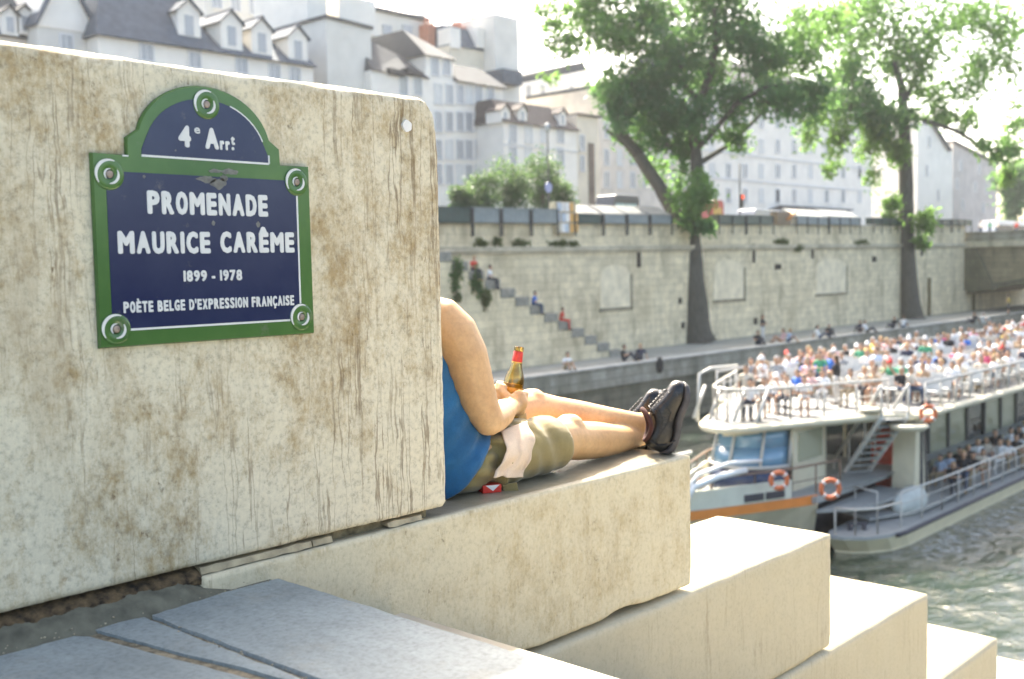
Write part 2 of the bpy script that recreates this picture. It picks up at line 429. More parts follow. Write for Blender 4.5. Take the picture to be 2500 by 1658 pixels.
for k in range(n_+1):                        # brown dirt packed under the block
    x = -1.4+2.575*k/n_; a = rnd((x, 2, 0), 19); b_ = rnd((x, 7, 0), 60); wd = .030+.016*rnd((x, 9, 0), 4)
    tp = max(0, min(1, (1.2-x)/.5)); wd *= .35+.65*tp; c_ = noise.noise(Vector((x*90, 1, 4)))
    V += [(x, -.45*wd-.010*a-.004*c_-.002, LAND+.022+.004*b_), (x, -.006+.004*c_, LAND+.034+.007*a+.005*b_+.003*c_), (x, .010+.003*c_, LAND+.048+.006*b_), (x, .05, LAND+.062)]
for k in range(n_):
    for c in range(3): F.append((4*k+c, 4*k+4+c, 4*k+5+c, 4*k+1+c))
pav.add(V, F)
CEM = M("grey_green_cement", (.095, .092, .066), .9, .4, 25, bump=.5, bscale=110)
SAND = M("sandy_joint", (.20, .170, .115), .95, .6, 60, bump=1, bscale=130)
tag(pav.build('paving', [SLATE, SAND, CEM, DIRT], None, smooth=True, autosm=40), kind='structure')
mb = MB(); rs = random.Random(8)
for k in range(90):                         # grit and pebbles in the joints
    if k < 40: y = -.09-1.2*rs.random()**1.5; x = j1(y)+rs.gauss(0, .007)
    elif k < 55: y = -.1-1.1*rs.random(); x = j2(y)+rs.gauss(0, .006)
    else: x = .7+.6*rs.random(); y = -.03-.05*rs.random()
    s = rs.choice((.0008, .0011, .0014, .0020))
    mb.ball((x, y, LAND+(.0 if k < 55 else .012)), (s*1.3, s, s*.8), 6)
p = at(170, 1496, Z=LAND+.012); mb.ball((p.x, p.y, LAND+.014), (.011, .008, .005), 8)
tag(mb.build('grit', M("pale_grit", (.30, .26, .18), .9, .4, 30), None, True), kind='stuff')

# the flight of steps going down to the river, seen only from the side, and the bank under it
mb = MB(); poly = [(-1.4, LAND-.16)]; x, z = 1.335, LAND-.16
poly.append((x, z))
for k in range(26):
    x += .35; poly.append((x, z)); z -= .172; poly.append((x, z))
poly += [(x, -9.5), (-1.4, -9.5)]
mb.xprism(poly, -4.5, -.045)
tag(mb.build('steps', [M("step_stone", (.38, .345, .27), .85, .25, 4, bump=.3)], None), kind='structure')
mb = MB(); mb.xprism([(-1.4, -.68), (.25, -.68), (.25, -1.2), (1.2, -1.2), (1.2, -1.7), (2.4, -1.7), (2.4, -2.1), (3.5, -2.1), (3.5, -2.6), (4.6, -2.6), (4.6, -3.05), (8.5, -5.0), (8.5, -9.5), (-1.4, -9.5)], .03, .43)
tag(mb.build('bank', [M("bank_stone", (.36, .33, .26), .9, .3, 3, bump=.4)], None), kind='structure')

# ------------------------------------------------------------------ enamel street sign
SX, SZ, SY = .972, -.139, -.004
sg = thing('street_sign', 'enamel street sign with green border, blue field and white lettering', 'street sign', (SX+.25, SY, SZ))
def emat(name, c, c2):
    q = N(name); v = q.coord()
    col = q.ramp(q.noise(v, 4, 5, .6), [(.35, c), (.7, c2)])
    col = q.mix(q.ramp(q.noise(v, 13, 7, .75), [(.60, 0), (.72, .55)]), col, (.17, .165, .13))
    q.base(col); q.rough(.16); q.p.inputs['Specular IOR Level'].default_value = .5
    q.bump(q.noise(v, 60, 3), .06, .002); return q.mat
GREEN = emat("green_enamel", (.042, .110, .026), (.085, .165, .045)); BLUE = emat("blue_enamel", (.010, .016, .058), (.030, .038, .080))
WHITE = M("white_enamel", (.60, .60, .57), .35, .05, 30)
def L2W(p, y): return (SX+p[0], SY-y, SZ+p[1])
def arch(cx, hw, base, shoulder, top, n_=28, inset=0):
    """ogee-shouldered half round: outline from right foot over the top to left foot"""
    pts = [(cx+hw, base), (cx+hw, shoulder)]
    r_ = hw-.022 if not inset else hw-.03
    k = (top-shoulder-.018)/r_
    for i in range(n_+1):
        a = R(12)+(math.pi-R(24))*i/n_
        pts.append((cx+r_*1.0*math.cos(a), shoulder+.018+(r_*math.sin(a)-r_*math.sin(R(12)))*k/(1-math.sin(R(12)))))
    return pts+[(cx-hw, shoulder), (cx-hw, base)]
outline = [(0, 0), (.505, 0), (.505, .374), (.428, .374)] + arch(.250, .178, .374, .408, .525)[1:-1] + [(.072, .374), (0, .374)]
def plate(mb, poly, y0, y1, bev=.003):
    """thin plate with a small dished edge, facing -Y"""
    c = Vector((sum(p[0] for p in poly)/len(poly), sum(p[1] for p in poly)/len(poly)))
    n_ = len(poly); ins = []
    for i, p in enumerate(poly):
        a = Vector(poly[i-1]); b_ = Vector(poly[(i+1) % n_]); t = (b_-a).normalized(); ins.append((p[0]-t.y*bev, p[1]+t.x*bev))
    V = [L2W(p, y0) for p in poly]+[L2W(p, y1*.4) for p in poly]+[L2W(p, y1) for p in ins]
    F = [(i, (i+1) % n_, n_+(i+1) % n_, n_+i) for i in range(n_)]+[(n_+i, n_+(i+1) % n_, 2*n_+(i+1) % n_, 2*n_+i) for i in range(n_)]+[list(range(2*n_, 3*n_))]
    mb.add(V, F)
mb = MB(); plate(mb, outline, -.002, .009)
mb.build('border_panel', GREEN, sg)
mb = MB(); plate(mb, [(.026, .034), (.468, .034), (.468, .341), (.026, .341)], .009, .0098, .0008)
mb.build('name_field', BLUE, sg)
def inner_arch():
    pts = [(.398, .3735), (.398, .388)]
    for i in range(25):
        a = R(20)+(math.pi-R(40))*i/24
        pts.append((.250+.142*math.cos(a)*1.0, .380+.0+.118*math.sin(a)*1.0))
    return pts+[(.102, .388), (.102, .3735)]
mb = MB(); plate(mb, inner_arch(), .009, .0098, .0008); mb.build('district_field', BLUE, sg)
mb = MB()                                    # white highlight lines of the raised border
def wline(p, q_, t=.0042):
    p, q_ = Vector(p), Vector(q_); d = (q_-p).normalized(); n2 = Vector((-d.y, d.x))*t/2
    V = [L2W(a, .0104) for a in (p-n2, q_-n2, q_+n2, p+n2)]+[L2W(a, .0085) for a in (p-n2, q_-n2, q_+n2, p+n2)]
    mb.add(V, [(0, 1, 2, 3), (4, 5, 1, 0), (5, 6, 2, 1), (6, 7, 3, 2), (7, 4, 0, 3)])
wline((.060, .0335), (.442, .0335)); wline((.468, .066), (.468, .313)); wline((.102, .374), (.398, .374)); wline((.398, .374), (.398, .392), .0036)
ia = inner_arch()
for a, b_ in zip(ia[2:10], ia[3:11]): wline(a, b_, .0026)
wline((.062, .3715), (.074, .3715), .003)
mb.build('white_lining', WHITE, sg)
def washer(c):
    mb = MB(); c = Vector(c); rings = []
    for r_, h in ((.0305, .009), (.0300, .0112), (.026, .0126), (.018, .0116), (.011, .0118), (.009, .0100), (.0088, .009)):
        rings.append([L2W((c.x+r_*math.cos(a), c.y+r_*math.sin(a)), h) for a in (2*math.pi*i/28 for i in range(28))])
    mb.loft(rings, False); mb.add(rings[-1], [list(range(28))])
    o = mb.build('corner_boss', GREEN, sg, True)
    mb = MB()
    def arc(r_, w_, a0, a1):
        V = []; F = []
        for i in range(15):
            a = R(a0+(a1-a0)*i/14); ww = w_*(.25+math.sin(math.pi*i/14)*.75)/2
            for rr in (r_-ww, r_+ww): V.append(L2W((c.x+rr*math.cos(a), c.y+rr*math.sin(a)), .0134))
            for rr in (r_-ww, r_+ww): V.append(L2W((c.x+rr*math.cos(a), c.y+rr*math.sin(a)), .0112))
        for i in range(14):
            k = 4*i; F += [(k, k+4, k+5, k+1), (k+2, k+6, k+4, k), (k+1, k+5, k+7, k+3)]
        mb.add(V, F)
    arc(.0275, .0062, 68, 215); arc(.0175, .0052, -95, 30); arc(.0105, .0035, 80, 230)
    mb.build('painted_arc', WHITE, o)
    mb = MB(); rings = []
    for r_, h in ((.0075, .010), (.0072, .0128), (.0055, .0142), (.002, .0138)):
        rings.append([L2W((c.x+r_*math.cos(a), c.y+r_*math.sin(a)), h) for a in (2*math.pi*i/14 for i in range(14))])
    mb.loft(rings, True); mb.build('screw', M("rusty_screw", (.30, .24, .19), .5, .3, 90, metal=.6), sg, True)
for c in ((.250, .487), (.033, .334), (.468, .338), (.033, .036), (.469, .039)): washer(c)
def text(s, x0, x1, base, cap, bold=.05, mat=WHITE):
    """raised lettering spanning x0..x1 with capitals of height cap; strokes fattened by layered, shifted copies"""
    def flat(body):
        cu = bpy.data.curves.new('t', 'FONT'); cu.body = body; cu.resolution_u = 3
        o = bpy.data.objects.new('t', cu); COL.objects.link(o)
        dg = bpy.context.evaluated_depsgraph_get(); dg.update()
        me = bpy.data.meshes.new_from_object(o.evaluated_get(dg), depsgraph=dg)
        V = [v.co.copy() for v in me.vertices]; F = [list(p.vertices) for p in me.polygons]
        bpy.data.objects.remove(o); bpy.data.curves.remove(cu); bpy.data.meshes.remove(me); return V, F
    H = max(v.y for v in flat('H')[0]); t = bold*cap; mb = MB(); k = (cap-2*t)/H
    WID = {'M': 1.28, 'I': .34, 'N': 1.05, ' ': .5, '-': .6, '.': .35, "'": .3, '1': .36, 'A': 1.08, 'Ê': .92, 'È': .92, 'E': .90, 'S': .95, 'r': .62, 't': .6, 'e': .9, 'L': .85, 'F': .86, '4': 1.0, 'X': 1.02}
    tot = sum(WID.get(c, 1)+.14 for c in s)-.14; u = (x1-x0)/tot; x = x0; V = []; F = []
    for c in s:
        w_ = WID.get(c, 1)*u
        if c != ' ':
            P, G = flat(c); a, b_ = min(v.x for v in P), max(v.x for v in P); n0 = len(V)
            V += [Vector((x+t+(v.x-a)/(b_-a)*(w_-2*t), base+t+v.y*k, 0)) for v in P]; F += [[n0+i for i in f] for f in G]
        x += w_+.14*u
    for q in range(9):
        dx, dz = (t*math.cos(q*math.pi/4), t*math.sin(q*math.pi/4)) if q < 8 else (0, 0)
        P = [(v.x+dx, v.y+dz) for v in V]
        mb.add([L2W(p, .0104+q*.00012) for p in P], F)
        edges = {}
        for f in F:
            for i in range(len(f)):
                e = (f[i-1], f[i]); kk = tuple(sorted(e)); edges[kk] = None if kk in edges else e
        mb.add([L2W(p, .0104+q*.00012) for p in P]+[L2W(p, .0086) for p in P], [(e[0], e[1], len(P)+e[1], len(P)+e[0]) for e in edges.values() if e])
    return mb.build('lettering', mat, sg)
WORN = M('worn_grey_metal', (.12, .12, .105), .6, .5, 60)   # enamel worn off under the arch
for cx_, cz_, sx_, sz_ in ((.245, .334, .022, .0065), (.272, .327, .018, .010), (.285, .338, .010, .006), (.30, .352, .020, .006), (.105, .333, .003, .003), (.176, .3885, .002, .002), (.265, .352, .014, .004), (.256, .244, .004, .005), (.365, .243, .005, .006)):
    P = [(cx_+sx_*math.cos(a)*(1+.5*noise.noise(Vector((a*2, cx_*50, 0)))), cz_+sz_*math.sin(a)*(1+.6*noise.noise(Vector((a*2, cz_*50, 4))))) for a in (2*math.pi*i/18 for i in range(18))]
    mb = MB(); V = [L2W(p, .0101) for p in P]+[L2W(p, .0088) for p in P]; mb.add(V, [list(range(18))]+[(i, (i+1) % 18, 18+(i+1) % 18, 18+i) for i in range(18)]); mb.build('worn_patch', WORN, sg)
text('PROMENADE', .109, .391, .260, .0465, .065); text('MAURICE', .044, .247, .1815, .0445, .065); text('CARÊME', .270, .457, .1825, .0445, .065)
text('1899 - 1978', .182, .320, .1245, .0225, .06); text('POÈTE BELGE D\'EXPRESSION FRANÇAISE', .050, .451, .0662, .0222, .055)
text('4', .183, .2115, .3965, .0435, .07); text('e', .2195, .2330, .4262, .0175, .035); text('A', .2435, .276, .3965, .0435, .07)
text('rr', .278, .302, .3965, .0270, .07); text('t', .3045, .3145, .4085, .0215, .07); text('.', .3055, .3125, .3975, .028, .05)

# ================================================================== the man lying on the second block
BT = -.630                                        # top of that block
def skin_mat():
    q = N("tanned_skin"); v = q.coord()
    c = q.ramp(q.noise(v, 9, 5, .6), [(.3, (.52, .30, .135)), (.7, (.64, .40, .195))])
    c = q.mix(.35, c, q.ramp(q.noise(v, 70, 4, .7), [(.35, .7), (.6, 1.1)]), 'MULTIPLY')
    q.base(c); q.rough(.48); q.p.inputs['Subsurface Weight'].default_value = .12; q.p.inputs['Subsurface Radius'].default_value = (.02, .008, .004)
    q.p.inputs['Subsurface Scale'].default_value = .5
    q.bump(q.noise(v, 160, 3), .12, .002); return q.mat
SKIN = skin_mat()
def cloth_mat(name, c, weave=420, var=.2, crumple=.35):
    q = N(name); v = q.coord()
    k = q.mix(.4, q.ramp(q.noise(v, 7, 4), [(.3, tuple(x*(1-var) for x in c)), (.7, tuple(x*(1+var) for x in c))]), q.ramp(q.noise(v, weave, 2), [(.3, .7), (.7, 1.15)]), 'MULTIPLY')
    q.base(k); q.rough(.9); q.p.inputs['Sheen Weight'].default_value = .2
    q.bump(q.math('ADD', q.math('MULTIPLY', q.noise(q.coord((1, 1, 1)), 11, 4, .5), 1.0), q.math('MULTIPLY', q.noise(v, weave, 2), .08)), crumple, .012); return q.mat
BLUEC = cloth_mat("blue_jersey", (.012, .10, .23), 420, .3, .9); OLIVE = cloth_mat("olive_cotton", (.235, .185, .072)); PINKC = cloth_mat("pale_pink_cotton", (.62, .47, .33))
man = thing('person', 'man in blue tank top and olive shorts lying on a stone block, ankles crossed', 'person', (2.1, .25, BT))
def ring(c, u, v, ru, rv, n=28, sq=0):
    c, u, v = Vector(c), Vector(u), Vector(v); out = []
    for i in range(n):
        a = 2*math.pi*i/n; cu, su = math.cos(a), math.sin(a)
        if sq: k = 1/(abs(cu)**(2+sq)+abs(su)**(2+sq))**(1/(2+sq)); cu, su = cu*k, su*k
        out.append(c+u*(cu*ru)+v*(su*rv))
    return out
VY = Vector((0, 1, 0))
def tilt(a): return Vector((math.cos(R(a)), 0, math.sin(R(a))))
TORSO = [((2.13, .26, -.545), 36, .10, .14), ((2.09, .26, -.545), 33, .150, .160), ((2.065, .265, -.455), 20, .140, .155), ((2.03, .27, -.36), 10, .126, .146),
         ((2.005, .275, -.26), 4, .118, .142), ((1.990, .275, -.175), 0, .100, .140), ((1.978, .275, -.115), -4, .080, .132), ((1.968, .275, -.075), -6, .060, .095), ((1.970, .278, -.02), 0, .054, .056), ((1.98, .282, .03), 0, .054, .054)]
def torso(mb, grow=0, lo=0, hi=99):
    mb.loft([ring(c, tilt(a), VY, ru+grow, rv+grow, 32) for c, a, ru, rv in TORSO[lo:hi]])
body = MB(); body.loft([ring(c, tilt(a), VY, ru-g, rv-g, 32) for (c, a, ru, rv), g in zip(TORSO, (.045, .045, .030, .018, .014, .012, .010, .008, .004, .0))])
# head (behind the tall block), turned up the river
hc = Vector((1.982, .290, .115))
body.ball(hc+Vector((-.012, 0, .022)), (.092, .076, .098), 18); body.ball(hc+Vector((.030, 0, -.045)), (.058, .055, .064), 14)
body.capsule(hc+Vector((.086, 0, .02)), hc+Vector((.103, 0, -.012)), .010, .015); body.ball(hc+Vector((.078, 0, -.045)), (.016, .026, .009), 10)
for s in (-1, 1):
    body.ball(hc+Vector((-.005, s*.078, -.005)), (.020, .010, .032), 10); body.ball(hc+Vector((.066, s*.032, .028)), (.018, .022, .008), 8)
# legs
RL = [((2.12, .175, -.535), .078), ((2.30, .165, -.535), .080), ((2.47, .167, -.540), .076), ((2.56, .172, -.538), .066), ((2.64, .178, -.555), .063), ((2.74, .185, -.567), .060), ((2.84, .192, -.579), .050), ((2.95, .203, -.588), .038), ((3.03, .213, -.590), .036)]
LL = [((2.12, .335, -.525), .080), ((2.33, .35, -.505), .085), ((2.53, .362, -.470), .070), ((2.62, .36, -.468), .066), ((2.70, .338, -.486), .058), ((2.80, .303, -.508), .055), ((2.90, .255, -.527), .045), ((2.985, .205, -.543), .037), ((3.03, .175, -.548), .041)]
for L_ in (RL, LL): body.tube([p for p, r in L_], [r for p, r in L_], 20)
body.ball((2.585, .172, -.508), (.050, .052, .048), 12); body.ball((2.615, .355, -.440), (.050, .050, .046), 12)     # kneecaps
body.ball((3.02, .178, -.575), .016, 8); body.ball((3.005, .140, -.535), .017, 8)                                     # ankle bones
# feet inside the shoes
body.capsule((3.04, .225, -.588), (3.09, .25, -.56), .034, .030); body.capsule((3.03, .170, -.553), (3.065, .135, -.52), .036, .030)
# right arm
RA = [((1.970, .235, -.125), .050), ((1.998, .190, -.128), .0615), ((2.028, .158, -.142), .0680), ((2.052, .134, -.178), .0690), ((2.076, .116, -.240), .0650), ((2.093, .106, -.310), .0595), ((2.110, .094, -.375), .0515), ((2.130, .082, -.423), .0430)]
RF = [((2.128, .084, -.423), .0440), ((2.175, .108, -.425), .0455), ((2.235, .140, -.420), .0435), ((2.300, .178, -.416), .0345), ((2.355, .208, -.418), .0285), ((2.39, .224, -.420), .028)]
LA = [((2.000, .335, -.125), .060), ((2.030, .385, -.17), .060), ((2.075, .445, -.27), .052), ((2.115, .475, -.355), .044)]
LF = [((2.115, .475, -.355), .044), ((2.19, .452, -.372), .043), ((2.28, .405, -.385), .034), ((2.345, .365, -.388), .028)]
for L_ in (RA, LA): body.tube([p for p, r in L_], [r for p, r in L_], 20)
for L_ in (RF, LF): body.tube([p for p, r in L_], [(r*.9, r*1.05) for p, r in L_], 18)
for p, r in ((RA[0][0], .050), (RA[-1][0], .043), (LA[0][0], .060), (LA[-1][0], .044)): body.ball(p, r, 14)
# beer bottle axis: held upright between the hands
BM = at(1268, 846, Y=.245); BA = (UP*.985+RT*.15).normalized(); BB = BM-BA*.232
def bp(h, ang, r):                                # point round the bottle at height h
    u = (RT-BA*RT.dot(BA)).normalized(); v = BA.cross(u)
    return BB+BA*h+u*(r*math.cos(R(ang)))+v*(r*math.sin(R(ang)))
# right hand: palm against the near side, four fingers round the far side, thumb on top
hw = Vector((2.385, .222, -.420)); HC = bp(.062, -60, .046)
body.capsule(hw, HC, .030, .030); body.capsule(bp(.082, -62, .045), bp(.042, -66, .045), .0215, .021)
for k, (h, r_, a1) in enumerate(((.090, .0092, 118), (.070, .0096, 128), (.050, .0092, 122), (.033, .0082, 108))):
    pts = [bp(h-.004, -62, .047), bp(h, -32, .0455), bp(h+.002, 5, .0430), bp(h+.001, 45, .0415), bp(h-.001, 80, .0410), bp(h-.003, a1, .0405)]
    body.tube(pts, [r_*1.15, r_*1.2, r_*1.02, r_*1.05, r_*.95, r_*.8], 10); body.ball(pts[1], r_*1.22, 8); body.ball(pts[3], r_*1.06, 8); body.ball(pts[-1], r_*.8, 8)
pts = [bp(.066, -90, .050), bp(.084, -118, .0475), bp(.096, -142, .0445), bp(.102, -165, .0415)]
body.tube(pts, [.0145, .0125, .0112, .0095], 10); body.ball(pts[-1], .0095, 8)
# left hand behind it, fingers showing to the left of the glass
hl = Vector((2.345, .365, -.388)); body.capsule(hl, bp(.080, 128, .056), .029, .026); body.capsule(bp(.100, 132, .055), bp(.058, 128, .055), .019, .019)
for k, (h, r_) in enumerate(((.106, .0088), (.088, .0092), (.070, .0088), (.054, .0078))):
    pts = [bp(h, 130, .057), bp(h+.003, 158, .050), bp(h+.004, 188, .0455), bp(h+.002, 215, .0440), bp(h-.001, 238, .0425)]
    body.tube(pts, [r_*1.1, r_*1.15, r_, r_*.95, r_*.8], 10); body.ball(pts[1], r_*1.15, 8); body.ball(pts[-1], r_*.8, 8)
bo = body.build('body', SKIN, man, True)
bake(bo, [('REMESH', dict(mode='VOXEL', voxel_size=.0052, use_smooth_shade=True)), ('SMOOTH', dict(factor=.5, iterations=5))])
bo.data.polygons.foreach_set('use_smooth', [True]*len(bo.data.polygons))
# hair, close cropped
hm = MB(); hm.ball(hc+Vector((-.022, 0, .034)), (.092, .080, .097), 20)
hm.build('hair', M("dark_hair", (.025, .017, .012), .6, .4, 60, bump=.8, bscale=200), man, True)
for s in (-1, 1):
    e = MB(); e.ball(hc+Vector((.074, s*.031, .020)), (.010, .012, .008), 10); e.build('eye', M("eye_white", (.6, .58, .55), .2), man, True)
# tank top: creased tube of cloth over the torso, ending in a hem
def crease(p, a, f, seed): return a*(noise.noise(Vector((p.x*f, p.y*f*.6, p.z*f*.8))+Vector((seed, 0, 0))))
tt = MB(); rings = []
prof = [((2.085, .26, -.560), 38, .152, .162)]+TORSO[2:7]
for k in range(31):
    t = k/30*(len(prof)-1); i = min(int(t), len(prof)-2); f = t-i
    c = Vector(prof[i][0]).lerp(Vector(prof[i+1][0]), f); a = prof[i][1]*(1-f)+prof[i+1][1]*f
    ru = prof[i][2]*(1-f)+prof[i+1][2]*f+.011; rv = prof[i][3]*(1-f)+prof[i+1][3]*f+.010
    if k < 3: ru += .007; rv += .010
    rg = ring(c, tilt(a), VY, ru, rv, 72)
    out = []
    for p in rg:
        d = (p-c).normalized(); w_ = .0105*max(0, 1-k/40)
        s_ = math.sin((p.z-p.x*.75)*95+noise.noise(p*9)*3.2)
        out.append(p+d*(w_*s_*.8+crease(p, .006, 13, 2)))
    rings.append(out)
tt.loft(rings, False)
to = tt.build('tank_top', BLUEC, man, True)
bake(to, [('SOLIDIFY', dict(thickness=.004, offset=0)), ('SUBSURF', dict(levels=1, render_levels=1))])
mb = MB()
for k in range(3):                               # white piping tab at the side seam
    p = at(1186+4*k, 1074, Y=.137); mb.obox(p, RT*.0011, UP*.010, FWD*.001)
mb.build('side_stripe', M("white_piping", (.7, .7, .68), .7), man)
# shorts
sh = MB()
sh.loft([ring(c, tilt(a), VY, ru, rv, 28) for c, a, ru, rv in (((2.22, .25, -.590), 48, .03, .08), ((2.175, .25, -.580), 42, .100, .160), ((2.125, .25, -.560), 36, .150, .174), ((2.095, .25, -.535), 33, .164, .175), ((2.082, .25, -.515), 31, .160, .172))])
for L_, end in ((RL, 2.492), (LL, 2.50)):
    pts = [Vector((2.15, L_[0][0][1]-.005, -.545))]+[Vector(p) for p, r in L_[1:4]]; P = []; rr = []
    for k in range(9):
        x = 2.15+(end-2.15)*k/8
        for i in range(len(pts)-1):
            if pts[i].x <= x <= pts[i+1].x or i == len(pts)-2:
                f = (x-pts[i].x)/(pts[i+1].x-pts[i].x); p = pts[i].lerp(pts[i+1], f); break
        P.append(p+Vector((0, 0, -.002))); rr.append(.106-.018*k/8+(.004 if k == 8 else 0))
    rr = [(r*.94, r) for r in rr]; sh.tube(P, rr, 24)
so_ = sh.build('shorts', OLIVE, man, True)
bake(so_, [('REMESH', dict(mode='VOXEL', voxel_size=.006, use_smooth_shade=True)), ('SMOOTH', dict(factor=.5, iterations=3))])
for v in so_.data.vertices:                       # folds fanning from the lap, cloth resting on the stone
    p = v.co+wloc(man); n_ = v.normal
    d1 = math.sin((p.x*1.0+p.z*1.7)*62+noise.noise(p*7)*4)*.0048*max(0, min(1, (2.36-p.x)/.12))
    d2 = math.sin((p.x-2.2)*70+(p.z+.55)*25+noise.noise(p*6)*3)*.0032*max(0, min(1, (p.x-2.3)/.1))
    v.co += n_*(d1+d2+.006*noise.noise(p*10))
    hd_ = (p-Vector((2.085, .26, -.560))).dot(Vector((-.616, 0, .788)))   # cloth tucked in under the hem of the top
    if hd_ > -.004:
        ax_ = Vector((2.085, .26, -.560))+Vector((-.616, 0, .788))*hd_; v.co += (ax_-p)*min(1, (hd_+.004)/.03)*.18
    q = v.co+wloc(man)
    if q.z < BT+.002: v.co.z += BT+.002-q.z
so_.data.polygons.foreach_set('use_smooth', [True]*len(so_.data.polygons))
fl = MB(); c = at(1246, 1191, Y=.072); fl.obox(c, RT*.021+UP*.003, UP*.013-RT*.003, FWD*.003)
fo = fl.build('pocket_flap', OLIVE, man); bake(fo, [('BEVEL', dict(width=.002, segments=2))])
# a pale scarf-like cloth hanging from the waist over the near thigh
cl = MB(); NU, NV = 34, 40; V = []
TL, TR_, BL_, BR_ = at(1222, 1052, Y=.105), at(1287, 1028, Y=.112), at(1205, 1166, Y=.050), at(1287, 1165, Y=.048)
for j in range(NV+1):
    v = j/NV
    for i in range(NU+1):
        u = i/NU; p = (TL*(1-u)+TR_*u)*(1-v)+(BL_*(1-u)+BR_*u)*v
        bulge = .030*math.sin(math.pi*min(1, v*1.15))*(1-.35*v); p = p+Vector((0, -bulge, 0))
        p += RT*(.009*math.sin(v*3.2+u*1.5)*v+.004*noise.noise(Vector((u*3, v*4, 0))))
        fold = .0085*math.sin(u*13+noise.noise(Vector((u*2, v*2.5, 3)))*3)*(.3+.7*v)
        p += -FWD*fold+UP*(.006*noise.noise(Vector((u*3, 8, 0)))+.003*math.sin(u*6))*v**6
        if u > .85: p += -RT*(.0035*math.sin(v*15))*(u-.85)/.15
        V.append(p)
cl.add(V, [(j*(NU+1)+i, j*(NU+1)+i+1, (j+1)*(NU+1)+i+1, (j+1)*(NU+1)+i) for j in range(NV) for i in range(NU)])
co = cl.build('cloth', PINKC, None, True)
bake(co, [('SOLIDIFY', dict(thickness=.0025, offset=0))])
tag(co, 'crumpled pale pink cloth hanging over the lying man\'s olive shorts', 'cloth')
co.data.polygons.foreach_set('use_smooth', [True]*len(co.data.polygons))

# shoes: profile traced in its own plane, given the width of a foot
LEATHER = N("black_leather"); v = LEATHER.coord()
LEATHER.base(LEATHER.ramp(LEATHER.noise(v, 20, 5), [(.3, (.006, .006, .006)), (.7, (.018, .016, .015))])); LEATHER.rough(.27)
LEATHER.bump(LEATHER.noise(v, 45, 5, .6), .35, .006); LEATHER = LEATHER.mat
SOLE = M("worn_sole", (.045, .042, .042), .55, .4, 30, bump=.5, bscale=90)
LINING = M("shoe_lining", (.055, .018, .014), .9, .3, 30)
PR = [((1438, 985), (1640, 1086), .022), ((1432, 930), (1755, 1086), .034), ((1445, 840), (1822, 1005), .038), ((1530, 690), (1868, 880), .040), ((1470, 540), (1876, 720), .040),
      ((1560, 440), (1895, 620), .042), ((1645, 355), (1945, 520), .046), ((1705, 270), (1985, 400), .049), ((1745, 200), (1988, 290), .047), ((1790, 160), (1972, 215), .038), ((1838, 142), (1925, 160), .020)]
def shoe(dep, shift=(0, 0), yaw=0):
    def pz(a, b_): return at(1300+a/5.226+shift[0], 900+b_/5.226+shift[1], D=dep)
    ctr = pz(1680, 700)
    rot = Matrix.Rotation(R(yaw), 3, UP)
    def T(p): return ctr+rot @ (p-ctr)
    rings = []; srings = []
    for (ta, tb), (sa, sb), hw_ in PR:
        t_, s_ = pz(ta, tb), pz(sa, sb); d = s_-t_; L_ = d.length; u = d.normalized(); mid = t_+d*.44; r_ = L_*.44
        rings.append([T(p) for p in ring(mid, u, FWD, r_, hw_, 30, .6)])
        edge = s_-u*min(.017, L_*.25)
        srings.append([T(p) for p in ring(edge+u*.007, u, FWD, min(.0135, L_*.2), hw_*1.07, 22, 2.5)])
    root = thing('shoe', None, None, tuple(ctr)); root.parent = man; root.location = ctr-wloc(man)
    for k in ("label", "category"):
        if k in root: del root[k]
    up_ = MB(); up_.loft(rings); u_ = up_.build('upper', LEATHER, root, True)
    bake(u_, [('SUBSURF', dict(levels=2, render_levels=2))]); u_.data.polygons.foreach_set('use_smooth', [True]*len(u_.data.polygons))
    sm = MB(); sm.loft(srings); s2 = sm.build('sole', SOLE, root, True); bake(s2, [('SUBSURF', dict(levels=1, render_levels=1))])
    cm = MB(); c0, c1 = pz(1395, 520), pz(1425, 905); pts = []
    for k in range(29):                           # padded collar round the ankle
        a = 2*math.pi*k/28; pts.append(T(c0.lerp(c1, .5+.52*math.cos(a))+RT*(.020*math.sin(math.pi*(.5+.5*math.cos(a)))+.002)+FWD*(.044*math.sin(a))))
    cm.tube(pts, .0075, 8, False); cm.build('collar', LINING, root, True)
    lm = MB()                                     # crossed laces down the instep
    for k in range(6):
        a0 = 1520+k*34; b0 = 470-k*36
        for s_ in (-1, 1):
            p, q2 = T(pz(a0-14, b0+2)-FWD*.020*s_-RT*.001), T(pz(a0+14, b0-22)+FWD*.020*s_-RT*.001)
            mid = (p+q2)/2-RT*.003+UP*.002; lm.tube([p, mid, q2], .0020, 6)
    lm.tube([T(pz(1500, 500)-FWD*.01), T(pz(1470, 470)-FWD*.03), T(pz(1500, 520)-FWD*.045), T(pz(1530, 560)-FWD*.042)], .0022, 6)
    lm.build('laces', M("black_lace", (.03, .028, .028), .5, .3, 90), root, True)
    sm2 = MB()                                    # stitched overlays on the side
    for path in (((1560, 470), (1640, 640), (1600, 830), (1560, 940)), ((1640, 400), (1740, 560), (1700, 700), (1600, 840)), ((1710, 300), (1800, 330), (1880, 350)), ((1480, 900), (1560, 960), (1700, 960), (1800, 900))):
        P = [pz(a, b_) for a, b_ in path]; dense = []
        for a, b_ in zip(P, P[1:]):
            for k in range(6): dense.append(a.lerp(b_, k/6))
        dense.append(P[-1]); sm2.tube([T(p-FWD*.0415) for p in dense], .0022, 6)
    sm2.build('overlay_seams', LEATHER, root, True)
    return root
shoe(3.60); shoe(3.80, (-56, 20), -16)

